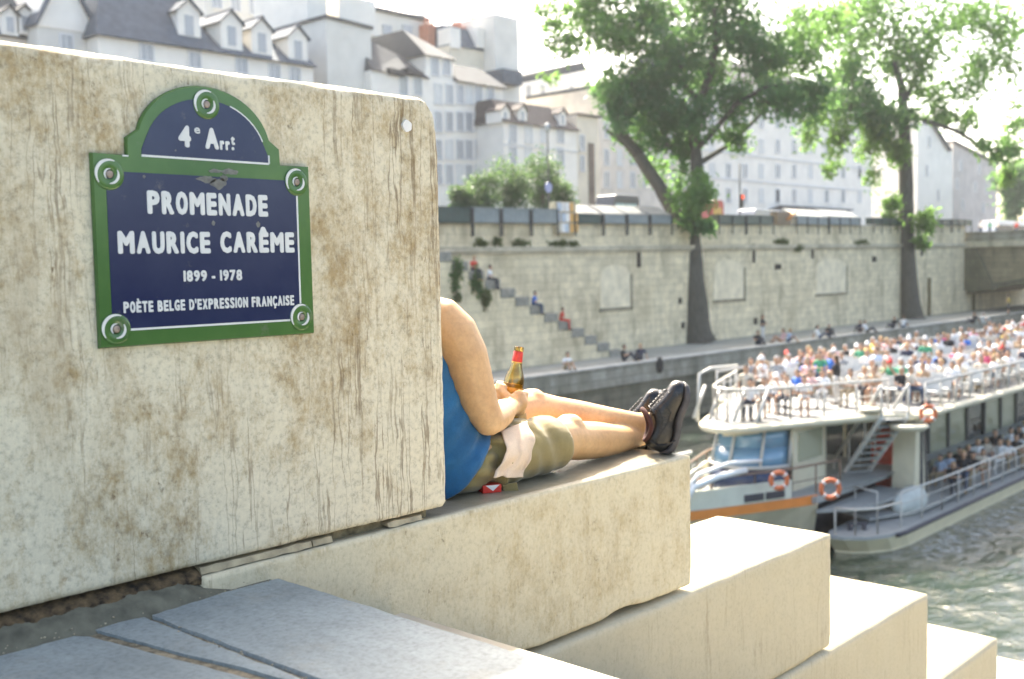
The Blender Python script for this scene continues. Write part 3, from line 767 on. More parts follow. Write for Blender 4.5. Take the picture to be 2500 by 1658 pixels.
# ------------------------------------------------------------------ beer bottle
bt = thing('beer_bottle', 'opened brown beer bottle with red neck foil held on the man\'s lap', 'bottle', tuple(BB))
def lathe_b(prof, n=28, cap=True):
    rings = [[bp(h, 360*i/n, r) for i in range(n)] for h, r in prof]
    mb = MB(); mb.loft(rings, cap); return mb
gq = N("olive_amber_glass"); v = gq.coord(); gq.base((.10, .07, .015)); gq.rough(.05)
lw = gq.n("LayerWeight"); lw.inputs[0].default_value = .35
tr_ = gq.n("BsdfTransparent"); gq.l(gq.ramp(lw.outputs[1], [(.15, (.93, .84, .50)), (.75, (.42, .30, .10))]), tr_.inputs[0])
gl_ = gq.n("BsdfGlossy"); gl_.inputs[0].default_value = (.8, .78, .7, 1); gl_.inputs[1].default_value = .05
fr = gq.math('ADD', gq.math('MULTIPLY', lw.outputs[0], .55), .05); m2 = gq.n("MixShader"); gq.l(fr, m2.inputs[0]); gq.l(tr_.outputs[0], m2.inputs[1]); gq.l(gl_.outputs[0], m2.inputs[2])
gq.l(m2.outputs[0], gq.out.inputs[0])
GLASS = gq.mat
outer = [(.0, .026), (.003, .0300), (.010, .0308), (.12, .0308), (.132, .0300), (.145, .0265), (.158, .0215), (.172, .0175), (.19, .0152), (.218, .0136), (.2185, .0148), (.228, .0148), (.2315, .0138), (.232, .0125)]
inner = [(.232, .0105), (.21, .0098), (.185, .0118), (.165, .0165), (.150, .0225), (.13, .0275), (.01, .0285), (.004, .02)]
lathe_b(outer+inner).build('glass', GLASS, bt, True)
lathe_b([(.0045, .0282), (.115, .0284), (.1155, .0280)]).build('beer', leaf_mat("amber_beer", (.80, .34, .01), (.85, .45, .02), .75), bt, True)
lathe_b([(.183, .0163), (.184, .0165), (.216, .0145), (.2168, .0140)], cap=False).build('neck_foil', M("red_foil", (.52, .035, .02), .35, .2, 60, bump=.3, bscale=160), bt, True)
lathe_b([(.1815, .0166), (.1835, .0169), (.1845, .0163)], cap=False).build('gold_band', M("gold_band", (.75, .48, .10), .35, .1, 60, metal=.5), bt, True)
lathe_b([(.028, .0311), (.105, .0311)], cap=False).build('paper_label', M("orange_label", (.70, .30, .03), .6, .3, 30), bt, True)

# ------------------------------------------------------------------ cigarette packet
pc = at(1192, 1187, Z=BT+.0125)
pk = thing('cigarette_packet', 'small red and white cigarette packet lying under the man\'s shorts', 'packet', (pc.x, pc.y, BT))
ang = R(-47+20); ux, uy = Vector((math.cos(ang), math.sin(ang), 0)), Vector((-math.sin(ang), math.cos(ang), 0)); uz = Vector((0, 0, 1)); pc = Vector((pc.x, pc.y+.004, BT+.0122))
RED = M("red_card", (.62, .030, .018), .4, .1, 30); CARD = M("white_card", (.74, .72, .68), .45, .05, 30)
mb = MB(); mb.obox(pc, ux*.0275, uy*.044, uz*.0112); o = mb.build('carton', RED, pk); bake(o, [('BEVEL', dict(width=.0012, segments=2))])
mb = MB(); z_ = .0118
P = [(-.0268, .043), (-.0268, -.020), (0, .012), (.0268, -.020), (.0268, .043)]
mb.add([pc+ux*a+uy*b_+uz*z_ for a, b_ in P]+[pc+ux*a+uy*b_+uz*(z_-.001) for a, b_ in P], [(0, 1, 2), (0, 2, 4), (2, 3, 4)]+[(i, (i+1) % 5, 5+(i+1) % 5, 5+i) for i in range(5)])
P = [(-.0268, -.030), (.0268, -.030), (0, -.0425)]
mb.build('white_panel', CARD, pk)
mb = MB(); P = [(-.020, .0108), (.022, .0108), (.002, -.006)]
mb.add([pc+ux*a-uy*.0446+uz*b_ for a, b_ in P]+[pc+ux*a-uy*.0436+uz*b_ for a, b_ in P], [(0, 2, 1), (0, 1, 4, 3), (1, 2, 5, 4), (2, 0, 3, 5)])
mb.build('white_chevron', CARD, pk)

# ================================================================== river, far quay, street level, buildings, trees
QZ, WZ, WY, KD = -5.5, -9.2, 40.0, 1.0575
def ztop(x): return 2.38+.0125*(x-42)             # the quay street climbs gently to the bridge
def water_mat():
    q = N("river_water"); v = q.coord()
    n1 = q.noise(q.coord((.8, 1.15, 1)), .42, 3, .5, .8); n2 = q.noise(q.coord((.8, 1.2, 1)), 1.5, 5, .6, .6); n3 = q.noise(v, 7, 4, .6)
    sep = q.n("SeparateXYZ"); q.l(v, sep.inputs[0])
    # foam pushed off the near hull: a ragged band along y = 11.4 from the bow back
    wob = q.math('MULTIPLY', q.math('SUBTRACT', q.noise(v, .35, 5, .6), .5), 2.4)
    dy = q.math('ABSOLUTE', q.math('ADD', q.math('SUBTRACT', sep.outputs[1], 11.15), wob))
    band = q.ramp(q.math('MULTIPLY', dy, .5), [(.10, 1), (.55, 0)])
    xs = q.math('MULTIPLY', q.math('SUBTRACT', sep.outputs[0], 31.2), .45, True)
    fo = q.math('MULTIPLY', q.math('MULTIPLY', band, xs), q.ramp(q.noise(v, 2.2, 8, .75, .5), [(.47, 0), (.64, 1)]))
    deep = q.ramp(q.noise(v, .12, 3), [(.3, (.006, .017, .012)), (.7, (.018, .033, .019))])
    q.base(q.mix(fo, deep, (.62, .66, .66))); q.l(q.math('ADD', q.math('MULTIPLY', fo, .5), .06), q.p.inputs['Roughness'])
    q.p.inputs['Specular IOR Level'].default_value = .8
    h = q.math('ADD', q.math('ADD', n1, q.math('MULTIPLY', n2, .40)), q.math('MULTIPLY', n3, .05)); q.bump(q.math('ADD', h, q.math('MULTIPLY', fo, .12)), 1.0, .42); return q.mat
WATER = water_mat()
mb = MB(); mb.add([(-60, -3, WZ), (420, -3, WZ), (420, 36, WZ), (-60, 36, WZ)], [(0, 1, 2, 3)])
tag(mb.build('water', WATER), kind='structure')
COBB = N("quay_setts"); v = COBB.coord(); vo = COBB.n("TexVoronoi"); vo.inputs['Scale'].default_value = 5; COBB.l(v, vo.inputs['Vector'])
COBB.base(COBB.mix(.5, COBB.ramp(COBB.noise(v, .5, 6, .7), [(.3, (.24, .24, .21)), (.7, (.38, .375, .325))]), COBB.ramp(vo.outputs[0], [(.0, 1.1), (.9, .6)]), 'MULTIPLY')); COBB.rough(.8); COBB = COBB.mat
mb = MB(); mb.box(-40, 330, 34.9, 40.3, QZ-1, QZ)
tag(mb.build('quay', COBB), kind='structure')
EDGE = masonry_mat("quay_edge_stone", (.36, .34, .28), (.30, .28, .22), (.12, .11, .08), 1.6, .5, (.09, .085, .05), .7, .35)
EDGE2 = masonry_mat("stained_lower_stone", (.22, .20, .14), (.17, .155, .105), (.08, .07, .05), 1.6, .45, (.05, .055, .03), .8, .5)
COPE = M("pale_coping", (.46, .45, .41), .85, .2, 2, bump=.3, bscale=12)
qe = thing('embankment', 'low stone embankment along the river edge of the far quay', 'embankment', (60, 34.5, WZ))
mb = MB(); mb.box(-40, 330, 34.35, 34.9, QZ-1.15, QZ-.06); mb.build('upper_course', EDGE, qe)
mb = MB(); mb.box(-40, 330, 34.50, 34.95, WZ-1, QZ-1.15); mb.build('lower_wall', EDGE2, qe)
mb = MB()
for k in range(120): mb.box(-40+3*k+.01, -37+3*k-.01, 34.28, 35.0, QZ-.06, QZ+.012+.01*random.Random(k).random())
mb.build('coping', COPE, qe)
mb = MB(); mb.tube([(51.3, 34.33, QZ-.35), (51.4, 34.2, QZ-.5), (51.5, 34.32, QZ-.75)], .06, 8); mb.ball((51.45, 34.3, QZ-.3), (.35, .12, .5), 10)
mb.build('mooring_ring', M("rusted_iron", (.02, .019, .017), .8, .4, 10), qe, True)

# the great quay wall
WALLM = masonry_mat("quay_wall_stone", (.76, .66, .45), (.66, .57, .38), (.47, .40, .265), 1.15, .46, (.26, .215, .125), .8, .22)
PANEL = M("pale_niche_stone", (.72, .63, .445), .9, .2, 1.2, bump=.2, bscale=8)
CORN = masonry_mat("cornice_stone", (.60, .54, .40), (.50, .45, .33), (.30, .26, .17), 1.8, .6, (.16, .14, .09), .6, .4)
qw = thing('quay_wall', 'tall pale stone quay wall with cornice, parapet and blind arched niches', 'wall', (70, WY, QZ))
XE = 114.0
mb = MB(); mb.xprism([(10, QZ-.5), (320, QZ-.5), (320, 1.0), (XE, 1.35), (10, .75)], WY, WY+1.4); mb.build('wall_face', WALLM, qw)
mb = MB(); mb.xprism([(10, .75), (XE, 1.30), (XE, 1.56), (10, 1.02)], WY-.22, WY+1.2); mb.xprism([(10, .60), (XE, 1.15), (XE, 1.302), (10, .752)], WY-.10, WY+1.2)
mb.build('cornice', CORN, qw)
mb = MB(); mb.xprism([(10, 1.02), (XE, 1.56), (XE, ztop(XE)), (10, ztop(10))], WY+.02, WY+.42); mb.build('parapet', WALLM, qw)
mb = MB(); mb.xprism([(10, ztop(10)), (XE, ztop(XE)), (XE, ztop(XE)+.1), (10, ztop(10)+.1)], WY-.05, WY+.48); mb.build('parapet_coping', CORN, qw)
for xa, xb, za, zb in ((53.2, 56.3, -2.65, .05), (66.2, 70.3, -2.6, .25), (81.6, 87.0, -2.65, .2)):
    cx = (xa+xb)/2; hw_ = (xb-xa)/2; P = [(xb, za), (xb, zb-.7)]+[(cx+hw_*math.cos(R(a)), zb-.7+.7*math.sin(R(a))) for a in range(15, 180, 15)]+[(xa, zb-.7), (xa, za)]
    mb = MB(); mb.xprism(P, WY-.03, WY+.1); mb.build('niche', PANEL, qw)
    P2 = [(xb+.28, za-.25)]+[(x+(x-cx)/hw_*.26, z+(.24 if z > zb-.75 else 0)) for x, z in P]+[(xa-.2, za-.25), (xa-.2, za-.12), (xb+.1, za-.12)]
    mb = MB(); mb.xprism([(xb+.02, za-.2), (xb+.22, za-.2), (xb+.22, zb-.6), (xb+.02, zb-.65)], WY-.07, WY+.1); mb.xprism([(xa-.1, za-.22), (xb+.2, za-.22), (xb+.2, za-.02), (xa-.1, za-.02)], WY-.07, WY+.1)
    mb.build('niche_frame', M("stained_frame", (.26, .23, .16), .9, .3, 2), qw)
mb = MB(); rs = random.Random(2)
for x, z, sx, sz in ((57.3, .35, .22, .5), (75.4, -.35, .5, .22), (92.5, .1, .45, .25), (71.8, .7, .2, .7), (81.0, .75, .2, .5), (103, .9, .25, .6), (62.0, -2.5, .2, .2), (62.3, -4.2, .2, .22), (72.0, -4.4, .25, .25), (40.5, -3.6, .25, .25), (44, -4.7, .2, .25)):
    mb.obox((x, WY+.02, z), (sx, 0, 0), (0, .045, 0), (0, 0, sz))
mb.build('weep_hole', M("dark_hole", (.035, .03, .022), .95, .4, 4), qw)
for px, y0, y1 in ((2270, 678, 770), (2378, 690, 765)):
    a, b_ = at(px, y0, Y=WY-.15), at(px, y1, Y=WY-.15); mb = MB(); mb.tube([(a.x, WY-.12, a.z), (a.x, WY-.12, QZ)], .16, 8); mb.build('drain_pipe', M("mossy_pipe", (.16, .13, .06), .9, .4, 3), qw, True)

# stairs down the quay wall with a stepped parapet, each tread capped by a dark block
qs = thing('quay_staircase', 'stone staircase coming down the quay wall behind a stepped parapet', 'staircase', (46, 38.8, QZ))
steps = [(38.0-1.1*3, 2.0)]; poly = [(20, QZ-.3), (20, .95), (37.3, .95)]; caps = []; x, z = 37.3, .95
while z > QZ+.4:
    caps.append((x, z)); poly += [(x, z-.50), (x+1.18, z-.50)]; x += 1.18; z -= .50
poly += [(x, QZ-.3)]
mb = MB(); mb.xprism(poly, 38.0, 38.45); mb.build('side_wall', WALLM, qs)
mb = MB(); mb.xprism([(20, QZ-.3), (20, .3), (37.0, .3)]+[q for k in range(40) for q in ((37.0+.35*k+.35, .3-.15*k), (37.0+.35*k+.35, .15-.15*k)) if .15-.15*k > QZ-.1]+[(51.2, QZ-.3)], 38.45, WY); mb.build('flight', CORN, qs)
DSTEP = M("dark_grey_capstone", (.25, .24, .20), .9, .3, 5, bump=.3)
for x, z in caps:
    mb = MB(); mb.box(x+.02, x+1.16, 37.95, 38.5, z-.58, z-.06); bake(mb.build('capstone', DSTEP, qs), [('BEVEL', dict(width=.03, segments=2))])

# ivy hanging on the stair wall, weeds on the cornice
def leaves(mb, c, r, n, size, rs, droop=.3, clump=5):
    """leaf-sized faces gathered in clumps through an ellipsoid"""
    c = Vector(c); r = Vector(r if hasattr(r, '__len__') else (r, r, r))
    cl_ = []
    for k in range(clump):
        while True:
            d = Vector((rs.uniform(-1, 1), rs.uniform(-1, 1), rs.uniform(-1, 1)))
            if d.length < 1: break
        cl_.append(d*.78)
    for k in range(n):
        g = rs.choice(cl_); d = g+Vector((rs.gauss(0, .26), rs.gauss(0, .26), rs.gauss(0, .26)))
        p = c+Vector((d.x*r.x, d.y*r.y, d.z*r.z))
        a = Vector((rs.gauss(0, 1), rs.gauss(0, 1), rs.gauss(0, 1)-droop)).normalized()
        b_ = a.cross(Vector((rs.gauss(0, 1), rs.gauss(0, 1), rs.gauss(0, 1)))).normalized(); s = size*rs.uniform(.6, 1.3)
        mb.add([p-a*s, p+b_*s*.42-a*.15*s, p+a*s, p-b_*s*.42-a*.1*s], [(0, 1, 2, 3)])
IVY = leaf_mat("ivy_leaves", (.030, .075, .018), (.075, .15, .03), .3); WEED = leaf_mat("weed_leaves", (.060, .075, .020), (.12, .13, .04), .3)
rs = random.Random(12)
for px, py, rx, rz, mt in ((1120, 670, .45, 1.1, IVY), (1163, 690, .4, .9, IVY), (1185, 730, .4, .5, WEED), (1120, 728, .25, .25, WEED)):
    c = at(px, py, Y=37.9); mb = MB(); leaves(mb, c, (rx, .16, rz), 420, .14, rs); o = mb.build('ivy_clump', mt)
    tag(o, {1120: 'tall tuft of green ivy on the stair wall nearest the big block', 1163: 'narrow ivy tuft browning at its foot on the stair wall', 1185: 'dull olive ivy patch low on the stair wall beside the shoulder'}[px] if py != 728 else 'tiny olive tuft on the stair wall just above the bare shoulder', 'ivy', 'ivy on the stair wall')
for px, py, w_, lab in ((1180, 592, .7, 'small weed tuft on the cornice above the red shirted sitter'), (1216, 594, .35, 'tiny weed tuft on the cornice right of the first weed'), (1268, 594, .7, 'thin weed strip on the cornice left of the poster stand'), (1358, 594, .9, 'broad weed clump on the cornice under the poster stand'), (1402, 596, .7, 'dark weed clump on the cornice right under the poster stand'),
                        (1910, 592, 1.3, 'weed clump on the cornice under the open white bookstall lid'), (1952, 605, .9, 'weed tuft hanging from the cornice beside two dark holes'), (2108, 595, 1.6, 'weed clump on the cornice left of the thinner trunk'), (2375, 590, 1.2, 'bright green weed by the bridge end')):
    c = at(px, py, Y=WY-.15); mb = MB(); leaves(mb, c, (w_, .12, .28), int(220*w_)+60, .12, rs); tag(mb.build('weed_tuft', WEED), lab, 'weed', 'weeds growing on the cornice')

# bridge at the end of the quay
br_ = thing('bridge', 'stained stone bridge crossing the river at the end of the quay', 'bridge', (118, 34, QZ))
BRM = masonry_mat("stained_bridge_stone", (.30, .25, .15), (.24, .20, .12), (.13, .11, .07), 1.4, .5, (.10, .085, .05), .75, .5)
def yzprism(mb, poly, x0, x1):
    n = len(poly); mb.add([(x0, y, z) for y, z in poly]+[(x1, y, z) for y, z in poly], [list(range(n)), list(range(n, 2*n))[::-1]]+[((i+1) % n, i, n+i, n+(i+1) % n) for i in range(n)])
arc_ = [(39.9-30*t, -3.7+1.9*math.sin(math.pi*t)) for t in [i/20 for i in range(21)]]
mb = MB(); yzprism(mb, [(41, -3.7), (41, 1.1), (-3, 1.1), (-3, -3.7)]+arc_[::-1], 114.6, 132); mb.build('arch_face', BRM, br_)
mb = MB(); yzprism(mb, [(y, z) for y, z in arc_]+[(y, z+.55) for y, z in arc_[::-1]], 114.45, 114.7); mb.build('arch_ring', M("mossy_ring", (.11, .10, .06), .95, .4, 2), br_)
mb = MB(); mb.box(114.2, 132.2, -3, 41, 1.1, 1.75); mb.build('bridge_cornice', CORN, br_)
mb = MB(); mb.box(114.4, 114.8, -3, 41, 1.75, 2.55); mb.box(131.5, 131.9, -3, 41, 1.75, 2.55); mb.box(114.2, 115, -3, 41, 2.55, 2.72); mb.build('bridge_parapet', EDGE, br_)
mb = MB(); yzprism(mb, [(40.1, -3.3), (40.1, 1.05), (38.9, 1.05), (36.9, -3.3)], 113.9, 114.62); mb.build('buttress', masonry_mat("mossy_buttress", (.16, .145, .08), (.13, .12, .07), (.08, .07, .05), .8, .5, (.05, .06, .03), .7), br_)
mb = MB(); mb.box(-30, 420, WY+1.3, 190, .6, 1.25)
tag(mb.build('street', M("asphalt", (.11, .11, .11), .9, .2, 1)), kind='structure')

# ------------------------------------------------------------------ booksellers' boxes on the parapet
GRN = M("bottle_green_paint", (.020, .050, .042), .45, .3, 3); GREYB = M("faded_grey_green_paint", (.20, .235, .235), .55, .15, 3); PALE = M("pale_zinc_lid", (.20, .205, .195), .5, .15, 3)
BK = M("dark_iron", (.03, .032, .032), .6, .3, 10); PRINT = M("faded_prints", (.50, .42, .28), .7, .5, 9)
def bookbox(pa, pb, h, mat, label, lid=None, d=.75):
    """closed or open book box straddling the parapet between two photo columns"""
    xa, xb = at(pa, 540, Y=WY-.2).x, at(pb, 540, Y=WY-.2).x; zb = ztop((xa+xb)/2)+.11
    t = thing('bookstall_box', label, 'bookstall', ((xa+xb)/2, WY, zb), 'booksellers\' boxes along the parapet')
    mb = MB(); mb.box(xa+.03, xb-.03, WY-.28, WY+d-.28, zb, zb+h); bake(mb.build('box_body', mat, t), [('BEVEL', dict(width=.02, segments=2))])
    mb = MB()
    if lid is None: mb.xprism([(xa, zb+h), (xb, zb+h), (xb, zb+h+.05), (xa, zb+h+.05)], WY-.33, WY+d-.22); mb.build('lid', mat, t)
    else:                                          # lid propped up like a little roof
        mb.obox(((xa+xb)/2, WY+.35, zb+h+.33), ((xb-xa)/2, 0, 0), (0, .62, .30), (0, -.014, .028)); mb.build('lid', lid, t)
    n_ = max(1, int((xb-xa)/1.6))
    for k in range(n_+1):
        x = xa+.04+(xb-xa-.08)*k/n_; mb = MB(); mb.box(x-.035, x+.035, WY-.34, WY-.27, zb-.75, zb+h*(.98 if lid is None else 1)); mb.build('iron_bracket', BK, t)
    return t
for a in ((1062, 1149, .80, GRN, 'dark green closed bookstall box nearest the big stone block'), (1151, 1219, .80, GREYB, 'first pale grey closed bookstall box right of the dark green one'),
          (1222, 1292, .80, GREYB, 'middle pale grey closed bookstall box in front of the shrubs'), (1295, 1360, .80, GREYB, 'pale grey closed bookstall box touching the poster stand'),
          (1400, 1468, .55, GRN, 'open bookstall box with dark green front right of the poster stand', PALE), (1471, 1526, .55, GREYB, 'second open bookstall box with raised pale lid', PALE), (1529, 1582, .55, GREYB, 'third open bookstall box with raised pale lid', PALE), (1585, 1638, .55, GREYB, 'open bookstall box half hidden by the forked tree', PALE),
          (1752, 1818, .62, M("moss_green_paint", (.075, .10, .075), .5, .2, 3), 'mossy green closed bookstall box right of the forked tree'), (1820, 1886, .62, M("moss_green_paint2", (.085, .11, .085), .5, .2, 3), 'mossy green closed bookstall box left of the brown stand'),
          (1942, 2020, .62, GREYB, 'open bookstall box under the left half of the white lid', M("white_lid", (.32, .33, .325), .5, .1, 3)), (2022, 2098, .62, GREYB, 'open bookstall box under the right half of the white lid', M("white_lid2", (.30, .31, .305), .5, .1, 3)),
          (2130, 2228, .55, GRN, 'dark green bookstall box left of the thinner trunk'), (2275, 2320, .55, GRN, 'dark green bookstall box right of the thinner trunk'), (2322, 2370, .55, GRN, 'last dark green bookstall box before the bridge')):
    bookbox(*a)
c = at(1385, 532, Y=WY-.25); t = thing('poster_stand', 'stand of pale and orange prints between two rows of bookstall boxes', 'stand', (c.x, WY, c.z-.9), None)
mb = MB(); mb.box(c.x-1.0, c.x+.9, WY-.2, WY+.3, c.z-.95, c.z+.95); mb.build('rack', PRINT, t)
rs = random.Random(5)
for k in range(14):
    x = c.x-.8+.4*(k % 5)+rs.uniform(-.05, .05); z = c.z-.6+.62*(k//5); mb = MB(); mb.obox((x, WY-.24-.004*k, z), (.17, 0, .01), (0, .012, 0), (-.01, 0, .26))
    mb.build('print_sheet', M("sheet_%d" % k, rs.choice(((.75, .72, .66), (.70, .40, .12), (.72, .66, .5), (.5, .55, .6), (.8, .78, .74))), .7, .2, 4), t)
c = at(1908, 535, Y=WY); t = thing('bookstall_display', 'brown display of books under an orange cover beside the white bookstall lid', 'bookstall', (c.x, WY, ztop(c.x)+.1))
mb = MB(); mb.box(c.x-1.0, c.x+1.2, WY-.2, WY+.4, ztop(c.x)+.1, c.z+.55); mb.build('shelf_case', M("brown_case", (.22, .16, .10), .7, .3, 4), t)
mb = MB(); mb.obox((c.x+1.1, WY-.1, c.z+.3), (.7, 0, .35), (0, .3, 0), (-.04, 0, .06)); mb.build('cover_sheet', M("orange_cover", (.55, .22, .05), .7, .2, 4), t)

# ------------------------------------------------------------------ street furniture and traffic behind the parapet
def lamp(px, ytop, ybase, Y, label, signs=()):
    b_, t_ = at(px, ybase, Y=Y), at(px, ytop, Y=Y)
    t = thing('street_lamp', label, 'street lamp', (b_.x, Y, 1.25))
    mb = MB(); mb.tube([(b_.x, Y, 1.25), (b_.x, Y, 2.2), (b_.x, Y, 2.3), (b_.x, Y, t_.z)], [.11, .10, .06, .045], 10); mb.build('post', BK, t, True)
    mb = MB(); mb.tube([(b_.x, Y, t_.z), (b_.x, Y, t_.z+.15), (b_.x, Y, t_.z+.5), (b_.x, Y, t_.z+.62)], [.08, .14, .20, .05], 8); mb.build('lantern', M("lamp_glass", (.35, .37, .36), .2, .1, 5), t, True)
    return t
t = lamp(1340, 325, 510, 43, 'thin dark lamp post with a round blue sign in front of the shrubs')
c = at(1338, 458, Y=42.9); mb = MB(); mb.tube([(c.x, 42.88, c.z), (c.x, 42.84, c.z)], .33, 18); mb.build('round_sign', M("blue_sign", (.26, .30, .50), .4, .1, 5), t)
t = thing('traffic_light', 'traffic light showing red above the green bookstall boxes', 'traffic light', tuple(at(1806, 545, Y=42)))
c = at(1806, 484, Y=42); mb = MB(); mb.tube([(c.x, 42, 1.25), (c.x, 42, at(1806, 400, Y=42).z)], .06, 8); mb.build('pole', BK, t, True)
mb = MB(); mb.box(c.x-.2, c.x+.2, 41.75, 41.95, c.z-.75, c.z+.3); bake(mb.build('signal_head', BK, t), [('BEVEL', dict(width=.05, segments=2))])
mb = MB(); mb.tube([(c.x, 41.74, c.z+.08), (c.x, 41.70, c.z+.08)], .17, 14)
rl = N("red_signal_lamp"); rl.base((.8, .08, .02)); rl.p.inputs['Emission Color'].default_value = (1, .10, .02, 1); rl.p.inputs['Emission Strength'].default_value = .25; mb.build('red_lens', rl.mat, t)
def vehicle(name, label, cat, pa, pb, ptop, Y, col, L, win=(.05, .06, .07)):
    xa, xb = at(pa, 500, Y=Y).x, at(pb, 500, Y=Y).x; zt = at((pa+pb)/2, ptop, Y=Y).z; z0 = 1.25; x1 = xa+L if L else xb; H = zt-z0
    t = thing(name, label, cat, ((xa+x1)/2, Y+.9, z0)); mb = MB(); s = min(.9, H*.35)
    P = [(xa, z0+.35), (xa, z0+H*.5), (xa+s, zt-.02), (xa+s+.2, zt), (x1-.2, zt), (x1, zt-.3), (x1, z0+.35)] if H > 1.8 else [(xa, z0+.3), (xa, z0+H*.55), (xa+.9, z0+H*.62), (xa+1.5, zt), (x1-.9, zt), (x1-.2, z0+H*.6), (x1, z0+.3)]
    mb.xprism(P, Y, Y+1.8); bake(mb.build('body', M(name+"_paint", col, .3, .08, 2, coat=.4), t), [('BEVEL', dict(width=.07, segments=3))])
    mb = MB(); w0, w1 = (xa+s*.6+.25, x1-.4) if H > 1.8 else (xa+1.35, x1-.95)
    n_ = max(2, int((w1-w0)/1.3))
    for k in range(n_):
        u0, u1 = w0+(w1-w0)*k/n_+.05, w0+(w1-w0)*(k+1)/n_-.05; mb.box(u0, u1, Y-.03, Y+.02, z0+H*.60, zt-.16*H)
    mb.build('side_window', glass_mat(name+"_glass", win), t)
    for x in (xa+.8, x1-.8):
        mb = MB(); mb.tube([(x, Y-.02, z0+.33), (x, Y+.22, z0+.33)], .33, 16); mb.build('wheel', BK, t)
    return t
vehicle('delivery_van', 'dark van with pale blue windows on the street left of the forked trunk', 'van', 1486, 1562, 476, 47, (.03, .035, .045), 0, (.25, .42, .50))
vehicle('city_bus', 'red and yellow bus end showing right of the trunk shoots', 'bus', 1728, 1768, 488, 46, (.30, .035, .02), 0, (.42, .30, .06))
vehicle('parked_car', 'white car parked behind the parapet by the bridge', 'car', 2428, 2560, 541, 46, (.75, .76, .78), 0)
vehicle('parked_car', 'silver grey car behind the boxes right of the traffic light', 'car', 1832, 1912, 512, 47, (.35, .37, .40), 0)

# ------------------------------------------------------------------ buildings
PLAS = M("white_plaster", (.82, .78, .70), .9, .07, .5); PLAS2 = M("cream_plaster", (.70, .63, .50), .9, .10, .5); PLAS3 = M("grey_plaster", (.66, .64, .58), .9, .10, .4); BRN = M("brown_facade", (.66, .60, .52), .9, .15, .5)
SLATEB = M("slate_roof", (.058, .080, .108), .8, .25, 1.5, bump=.4, bscale=6); TILE = M("dark_tile_roof", (.075, .062, .058), .85, .25, 1.5); ZINC = M("zinc_roof", (.060, .066, .072), .95, .15, 1)
PANE = glass_mat("window_glass", (.34, .35, .36), .18); FRM = M("window_surround", (.66, .66, .65), .8, .05, 2); RED = M("terracotta", (.42, .17, .10), .85, .3, 4); DARKW = M("dark_opening", (.03, .03, .032), .7, .3, 2); SHUT = M("pale_shutter", (.66, .66, .63), .7, .08, 2)
def window(t, x, Y, z, w_, h, first=[], mat=None):
    """one window: surround with sill, glass pane as its own piece"""
    mb = MB(); e = .14
    mb.box(x-w_/2-e, x-w_/2, Y-.09, Y+.05, z, z+h); mb.box(x+w_/2, x+w_/2+e, Y-.09, Y+.05, z, z+h); mb.box(x-w_/2-e, x+w_/2+e, Y-.09, Y+.05, z+h, z+h+e); mb.box(x-w_/2-e-.05, x+w_/2+e+.05, Y-.16, Y+.05, z-.12, z)
    mb.box(x-.03, x+.03, Y-.035, Y-.012, z, z+h)
    o = mb.build('window', FRM, t); mb = MB(); mb.box(x-w_/2, x+w_/2, Y-.012, Y+.03, z, z+h); mb.build('pane', mat or PANE, o)
    return o
def house(label, xs, ztop_, Y, depth, mat, cat='building', name='apartment_house'):
    t = thing(name, label, cat, ((xs[0]+xs[1])/2, Y+depth/2, 1.25))
    mb = MB()
    if hasattr(ztop_, '__len__'): mb.xprism([(xs[0], 1.0), (xs[1], 1.0), (xs[1], ztop_[1]), (xs[0], ztop_[0])], Y, Y+depth)
    else: mb.box(xs[0], xs[1], Y, Y+depth, 1.0, ztop_)
    mb.build('walls', mat, t); return t
def X(px, Y, py=300): return at(px, py, Y=Y).x
def Zp(px, py, Y): return at(px, py, Y=Y).z
def dormer(t, px, py, w_, h, Y, roofm=SLATEB, back=3.0):
    """gabled dormer: white front, window, little roof running back"""
    x, z = X(px, Y, py), Zp(px, py, Y)
    mb = MB(); mb.xprism([(x-w_/2, z-h/2), (x+w_/2, z-h/2), (x+w_/2, z+h/2), (x, z+h/2+w_*.42), (x-w_/2, z+h/2)], Y, Y+back); o = mb.build('dormer', PLAS, t)
    mb = MB()
    for s in (-1, 1): mb.obox((x+s*w_*.29, Y+back/2-.15, z+h/2+w_*.24), (w_*.34, 0, -s*w_*.31), (0, back/2+.1, 0), (.03*s, 0, .05))
    mb.build('dormer_roof', roofm, o)
    mb = MB(); mb.box(x-w_*.2, x+w_*.2, Y-.03, Y+.02, z-h*.36, z+h*.36); mb.build('pane', PANE, o)
YB = 80.0
# far left houses
t = house('cream and brown attic house at the far left edge', (X(-160, 84), X(98, 84)), Zp(50, 95, 84), 84, 10, BRN)
mb = MB(); x0, x1, zz = X(-160, 84), X(98, 84), Zp(50, 95, 84); mb.add([(x0, 83.7, zz), (x1, 83.7, zz), (x1, 94, zz), (x0, 94, zz), (x0+5.2, 87, zz+4.2), (x1-.8, 87, zz+4.6), (x1-.8, 93, zz+4.6), (x0+5.2, 93, zz+4.2)], [(0, 1, 5, 4), (1, 2, 6, 5), (2, 3, 7, 6), (3, 0, 4, 7), (4, 5, 6, 7)]); mb.build('roof', ZINC, t)
for px, py in ((25, 60), (62, 58)): dormer(t, px, py, 1.3, 1.6, 83.6, ZINC)
t = house('narrow white gabled house left of the big slate roof', (X(102, 82), X(232, 82)), Zp(170, 75, 82), 82, 11, PLAS3)
mb = MB(); x0, x1 = X(100, 82), X(240, 82); zz = Zp(170, 75, 82); mb.xprism([(x0, zz), (x1, zz), (x1-.6, zz+1.4), ((x0+x1)/2+.5, zz+4.6), ((x0+x1)/2-.4, zz+4.6), (x0+.3, zz+1.4)], 81.9, 93); mb.build('gable', PLAS, t)
mb = MB()
